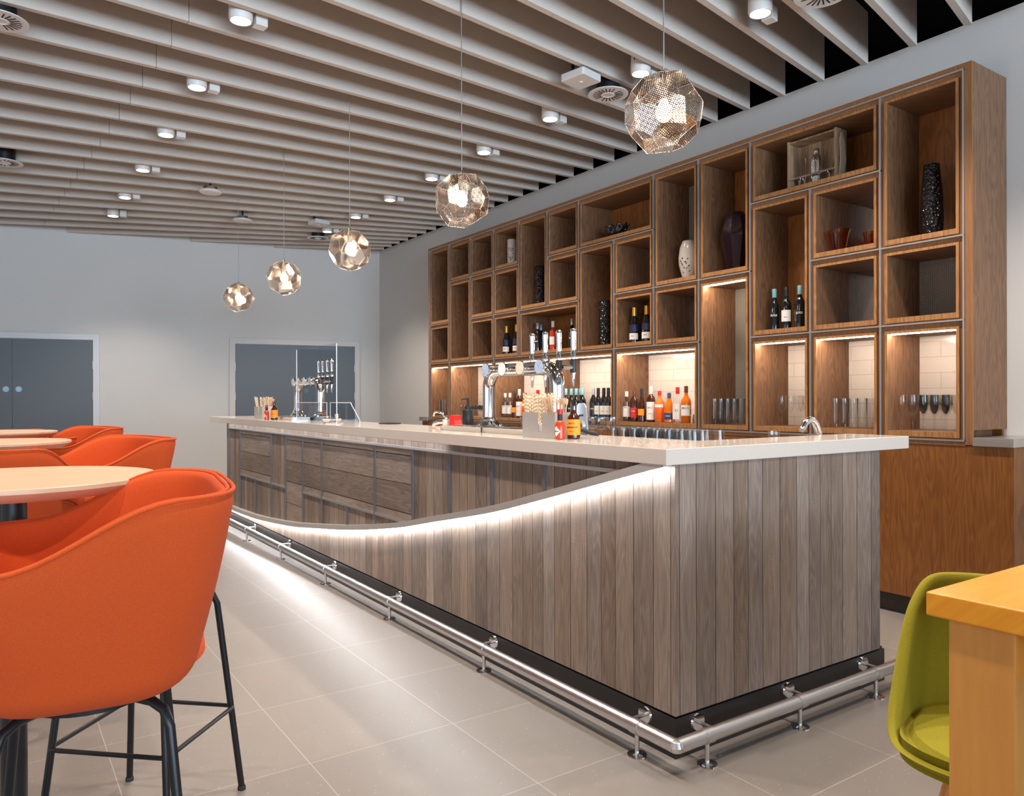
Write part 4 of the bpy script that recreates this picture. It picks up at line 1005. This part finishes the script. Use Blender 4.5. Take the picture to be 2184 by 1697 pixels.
MB().tube([(0, 0, 0), (0, 0, .15)]+[(0-.07+.07*math.cos(t*PI/10), 0, .15+.095*math.sin(t*PI/10)) for t in range(1, 9)]+[(-.142, 0, .195)], [.019]*2+[.019-.0006*i for i in range(8)]+[.015], 16).build('tap_spout', 'chrome', bt)
MB().lathe([(.03, 0), (.028, .02), (.02, .03)], n=20).build('tap_base', 'chrome', bt)
sk = MB().box(2.95, 3.60, 2.226, 2.42, .90, .95).build('sink_unit', 'steel', None, smooth=0); tag(sk, 'steel sink top behind the end counter', 'sink')
MB().box(2.95, 3.36, 2.226, 2.42, .1, .8995).build('sink_cabinet', 'steel', None, smooth=0); tag(bpy.data.objects['sink_cabinet'], 'steel cabinet under the bar sink', 'cabinet')

# ------------------------------------------------------------------ clear screens on the counter
def screen(name, y0, y1, h, x, label, chamf=None, foot=True):
    r = empty(name, (x, y0, 1.1225)); tag(r, label, 'screen', 'clear screens on the far counter')
    c = chamf or 0
    poly = [(0, 0), (y1-y0, 0)]
    if c > 0: poly += [(y1-y0, .02), (y1-y0-c, h-.02), (y1-y0-c-.02, h), (0, h)]
    elif c < 0: poly += [(y1-y0, h), (-c+.02, h), (-c, h-.02), (0, .02)]
    else: poly += [(y1-y0, h), (0, h)]
    MB().prism(poly, 0, -.0025, .0025).build('clear_sheet', 'acrylic', r, smooth=0)
    ed = MB(); 
    for a, b in zip(poly, poly[1:]+poly[:1]):
        if a[1] == 0 and b[1] == 0: continue
        if c == 0 and a[1] == h and b[1] == h: continue
        ed.tube([(0, a[0], a[1]), (0, b[0], b[1])], .0035, 5)
    ed.build('sheet_edge', 'acryledge', r)
    if foot:
        for yy in (.06, y1-y0-.06): MB().box(-.07, .07, yy-.012, yy+.012, 0, .008).build('screen_foot', 'steel', r, smooth=0)
    return r
screen('counter_screen', 5.415, 6.315, .60, 2.12, 'tall clear acrylic screen standing on the far counter')
screen('splash_guard', 6.20, 7.13, .155, 2.34, 'low clear splash guard in front of the far beer font, cut corner at left', .14, False)
screen('splash_guard', 5.50, 6.12, .155, 2.34, 'low clear splash guard right of the far beer font, cut corner at right', -.16, False)
pm = MB().lathe([(0, 0), (.075, 0), (.078, .006), (0, .012)], n=24, sy=1.4).build('dark_coaster', 'blackplastic', None, loc=(2.44, 5.18, 1.1226)); tag(pm, 'flat dark mat lying on the counter right of the tall clear screen', 'mat')
rp_ = empty('steel_dish', (2.16, 5.62, 1.1225)); tag(rp_, 'curved steel rinser dish near the tall clear screen', 'dish')
MB().lathe([(0, .002), (.06, 0), (.085, .02), (.09, .035), (.083, .022), (0, .01)], n=28, sx=.8).build('dish', 'chrome', rp_); MB().lathe([(.022, .01), (.022, .07), (0, .072)], (.03, -.03, 0), 16).build('dish_post', 'chrome', rp_)

# ------------------------------------------------------------------ high tables and tub stools
def make_table():
    r = empty('high_table'); R = .345
    o = MB().lathe([(0, 1.097), (R-.002, 1.097), (R, 1.095), (R, 1.085), (R-.035, 1.062), (0, 1.062)], n=72).build('round_top', 'tabletop', r)
    MB().lathe([(0, .012), (.031, .012), (.031, 1.05), (.05, 1.0615), (0, 1.0615)], n=28).build('column', 'black', r)
    MB().lathe([(.215, 0), (.218, .006), (.21, .012), (.05, .018), (0, .018)], n=48).build('round_base', 'black', r)
    return freeze(r)
def rimz(t):
    """rim height by angle from the back of the seat"""
    t = abs(t)
    def sm(a, b, x): x = max(0, min(1, (x-a)/(b-a))); return x*x*(3-2*x)
    z = 1.117-.112*sm(1.12, 1.95, t)
    return z-.22*sm(2.35, 2.80, t)
def rimr(t):
    # plan of the rim: local +x is the back of the stool; a rounded square
    c, s = abs(math.cos(t)), abs(math.sin(t)); e = 3.7
    return ((c/.280)**e+(s/.362)**e)**(-1/e)
def make_stool():
    r = empty('tub_stool'); nt_, ns_ = 72, 16
    vs = []; fs = []
    for j in range(ns_+1):
        t = j/ns_
        for i in range(nt_):
            a = -PI+2*PI*i/nt_; zr = rimz(a); R = rimr(a)
            # from the rim (t=0) down the wall and round into the underside (t=1)
            zb = .690; h = zr-zb
            if t < .55: u = t/.55; z = zr-(h-.10)*u; q = 1-.16*u-.08*u*u
            else: u = (t-.55)/.45; an = u*PI/2; z = zb+.10*(1-math.sin(an)); q = .76*math.cos(an)**.62 if u < 1 else 0
            q *= 1.0
            vs.append((R*q*math.cos(a), R*q*math.sin(a), z))
    for j in range(ns_-1):
        for i in range(nt_): k = (i+1) % nt_; fs.append((j*nt_+i, j*nt_+k, (j+1)*nt_+k, (j+1)*nt_+i))
    ctr = len(vs)-nt_; vs = vs[:ctr]+[(0, 0, .690)]
    for i in range(nt_): fs.append(((ns_-1)*nt_+i, (ns_-1)*nt_+(i+1) % nt_, ctr))
    sh = MB().add(vs, fs).build('tub_shell', 'orange', r, smooth=80)
    sd = sh.modifiers.new('padding', 'SOLIDIFY'); sd.thickness = .030; sd.offset = -1
    sb = sh.modifiers.new('smooth', 'SUBSURF'); sb.levels = 1; sb.render_levels = 1
    # which side the padding grows is set by the normals: keep them outward
    for off, nm in ((.004, 'piping'), (.017, 'piping')):
        p = []
        for i in range(nt_):
            a = -PI+2*PI*i/nt_; R = rimr(a)-off; p.append((R*math.cos(a), R*math.sin(a), rimz(a)+.001))
        MB().tube(p, .0042, 8, closed=True).build(nm, 'orange', sh)
    pts = [(0, .800), (.10, .800), (.17, .795), (.195, .780), (.198, .75), (0, .74)]
    MB().lathe(pts, n=48, sx=1.15, sy=1.28).build('seat_cushion', 'orange', r, smooth=60)
    Zr = .285
    for sx, sy in ((1, 1), (1, -1), (-1, 1), (-1, -1)):
        fx, fy = sx*.205, sy*.205; tx, ty = sx*.150, sy*.150
        lg = MB().tube([(tx*.45, ty*.45, .686), (tx*.78, ty*.78, .682), (tx*.93, ty*.93, .668), (tx, ty, .636), (fx, fy, .008)], .0105, 12).build('leg', 'black', r)
        MB().lathe([(.013, 0), (.013, .010), (.011, .014)], (fx, fy, 0), 14).build('foot_cap', 'rubber', lg)
    q = .150+.055*(1-Zr/.60)+.010; rg = []
    for k, (cx, cy) in enumerate(((q, q), (-q, q), (-q, -q), (q, -q))):
        sx, sy = (1 if cx > 0 else -1), (1 if cy > 0 else -1); c = (cx-sx*.02, cy-sy*.02, Zr)
        a0 = k*PI/2; rg += arc(c, .02, a0, a0+PI/2, 5, 'xy')
    MB().tube(rg, .0068, 10, closed=True).build('footrest_ring', 'black', r)
    MB().lathe([(0, .673), (.12, .673), (.12, .688), (0, .688)], n=24).build('seat_plate', 'black', r)
    return freeze(r)
tab = make_table(); stl = make_stool()
CA = -TH   # camera-aligned angle of the lateral axis
def stool(a, k, da, dk, label):
    """centre (a, k) across/along the view; (da, dk) points from the seat to its back"""
    x, y = ak(a, k); d = FW*dk+RT*da
    return place(stl, (x, y, 0), math.atan2(d.y, d.x), label, 'orange tub bar stools', 'bar stool')
place(tab, (*ak(-1.325, 2.02), 0), 0, 'nearest round oak-topped high table on a black column', 'round high tables', 'table')
place(tab, (*ak(-2.60, 3.80), 0), 0, 'middle round high table among the orange stools', 'round high tables', 'table')
place(tab, (*ak(-3.40, 5.02), 0), 0, 'farthest round high table in front of the grey double doors', 'round high tables', 'table')
stool(-.900, 1.62, .897, .439, 'large orange tub stool in the left foreground')
o2 = stool(-1.14, 2.37, -.99, .15, 'orange tub stool hidden behind the foreground one, only its black legs showing'); o2.scale = (1, 1, 1)
for c_ in bpy.data.objects:
    if c_.parent == o2 and not c_.name.startswith(('leg', 'footrest')): c_.scale = (.56, .52, .9); c_.location = (.04, 0, 0)
stool(-1.96, 3.62, .70, .714, 'orange tub stool seen sideways, its back by the bar end')
stool(-2.94, 5.05, .70, .714, 'orange tub stool seen sideways in front of the grey doors and white wall')
stool(-2.12, 2.98, .05, -.99, 'orange tub stool with its back to the camera behind the nearest table')
stool(-3.17, 4.78, .70, -.70, 'orange tub stool behind the middle table').scale = (1, 1, .95)
stool(-3.95, 5.85, .2, -.97, 'orange tub stool behind the farthest table at the left edge').scale = (1, 1, .97)

# ------------------------------------------------------------------ honey table, olive chair, wrapped object at the right
ht = empty('honey_wood_table', (1.62, -.30, 0)); tag(ht, 'chunky honey-coloured wooden table at the right edge', 'table')
tp = MB().box(1.62, 2.75, -.55, .830, .845, .895).build('table_top', 'honey', ht, True, 0); bevel(tp, .004, 3)
for x, y in ((1.632, .665), (2.60, .665), (1.632, -.52)):
    bevel(MB().box(x, x+.155, y, y+.125, 0, .8449).build('table_leg', 'honeyleg', ht, True, 0), .003)
MB().box(1.80, 2.60, .70, .725, .74, .8448).build('apron', 'honey', ht, True, 0); MB().box(1.70, 1.725, -.40, .664, .74, .8448).build('apron', 'honey', ht, True, 0)
def make_green():
    r = empty('olive_chair'); nt_, ns_ = 64, 16; vs = []; fs = []
    def rz(t):
        t = abs(t); x = max(0, min(1, (t-.75)/1.5)); s = x*x*(3-2*x); return .825-.365*s
    def rr(t):
        c, s = abs(math.cos(t)), abs(math.sin(t)); e = 2.5; return ((c/.27)**e+(s/.265)**e)**(-1/e)
    for j in range(ns_):
        t = j/ns_
        for i in range(nt_):
            a = -PI+2*PI*i/nt_; zr = rz(a); R = rr(a); zb = .40; h = zr-zb
            if t < .55: u = t/.55; z = zr-(h-.05)*u; q = .92+.10*math.sin(u*PI*.7)-.06*u
            else: u = (t-.55)/.45; an = u*PI/2; z = zb+.05*(1-math.sin(an)); q = .94*math.cos(an)**.7
            vs.append((R*q*math.cos(a), R*q*math.sin(a), z))
    for j in range(ns_-1):
        for i in range(nt_): k = (i+1) % nt_; fs.append((j*nt_+i, j*nt_+k, (j+1)*nt_+k, (j+1)*nt_+i))
    c = len(vs); vs.append((0, 0, .40))
    for i in range(nt_): fs.append(((ns_-1)*nt_+i, (ns_-1)*nt_+(i+1) % nt_, c))
    sh = MB().add(vs, fs).build('chair_shell', 'green', r, smooth=80)
    sd = sh.modifiers.new('padding', 'SOLIDIFY'); sd.thickness = .030; sd.offset = -1
    sb = sh.modifiers.new('smooth', 'SUBSURF'); sb.levels = 1; sb.render_levels = 1
    MB().lathe([(0, .475), (.15, .475), (.20, .465), (.215, .445), (0, .43)], n=40, sx=1.05, sy=1.02).build('seat_pad', 'green', r)
    for sx in (1, -1):
        for sy in (1, -1): MB().tube([(sx*.10, sy*.10, .405), (sx*.20, sy*.20, .004)], [.018, .012], 12).build('leg', 'honeyleg', r)
    return r
gc = make_green(); x, y = ak(1.205, 1.85); d = FW*.80+RT*.60; gc.location = (x, y, 0); gc.rotation_euler = (0, 0, math.atan2(d.y, d.x))
tag(gc, 'olive green upholstered shell chair tucked behind the honey table', 'chair')
wr = empty('wrapped_bundle', (3.02, .93, 0)); tag(wr, 'grey plastic-wrapped object at the right edge in front of the oak panelling', 'bundle')
x, y = ak(2.54, 3.4); wr.location = (x, y, 0)
MB().lathe([(0, .0), (.16, .01), (.18, .3), (.16, .5), (.21, .62), (.235, .72), (.22, .80), (.17, .87), (.08, .91), (0, .92)], n=28).build('plastic_film', 'film', wr); MB().lathe([(0, .02), (.14, .02), (.15, .5), (.20, .72), (.14, .86), (0, .89)], n=20).build('wrapped_item', 'greyplate', wr)
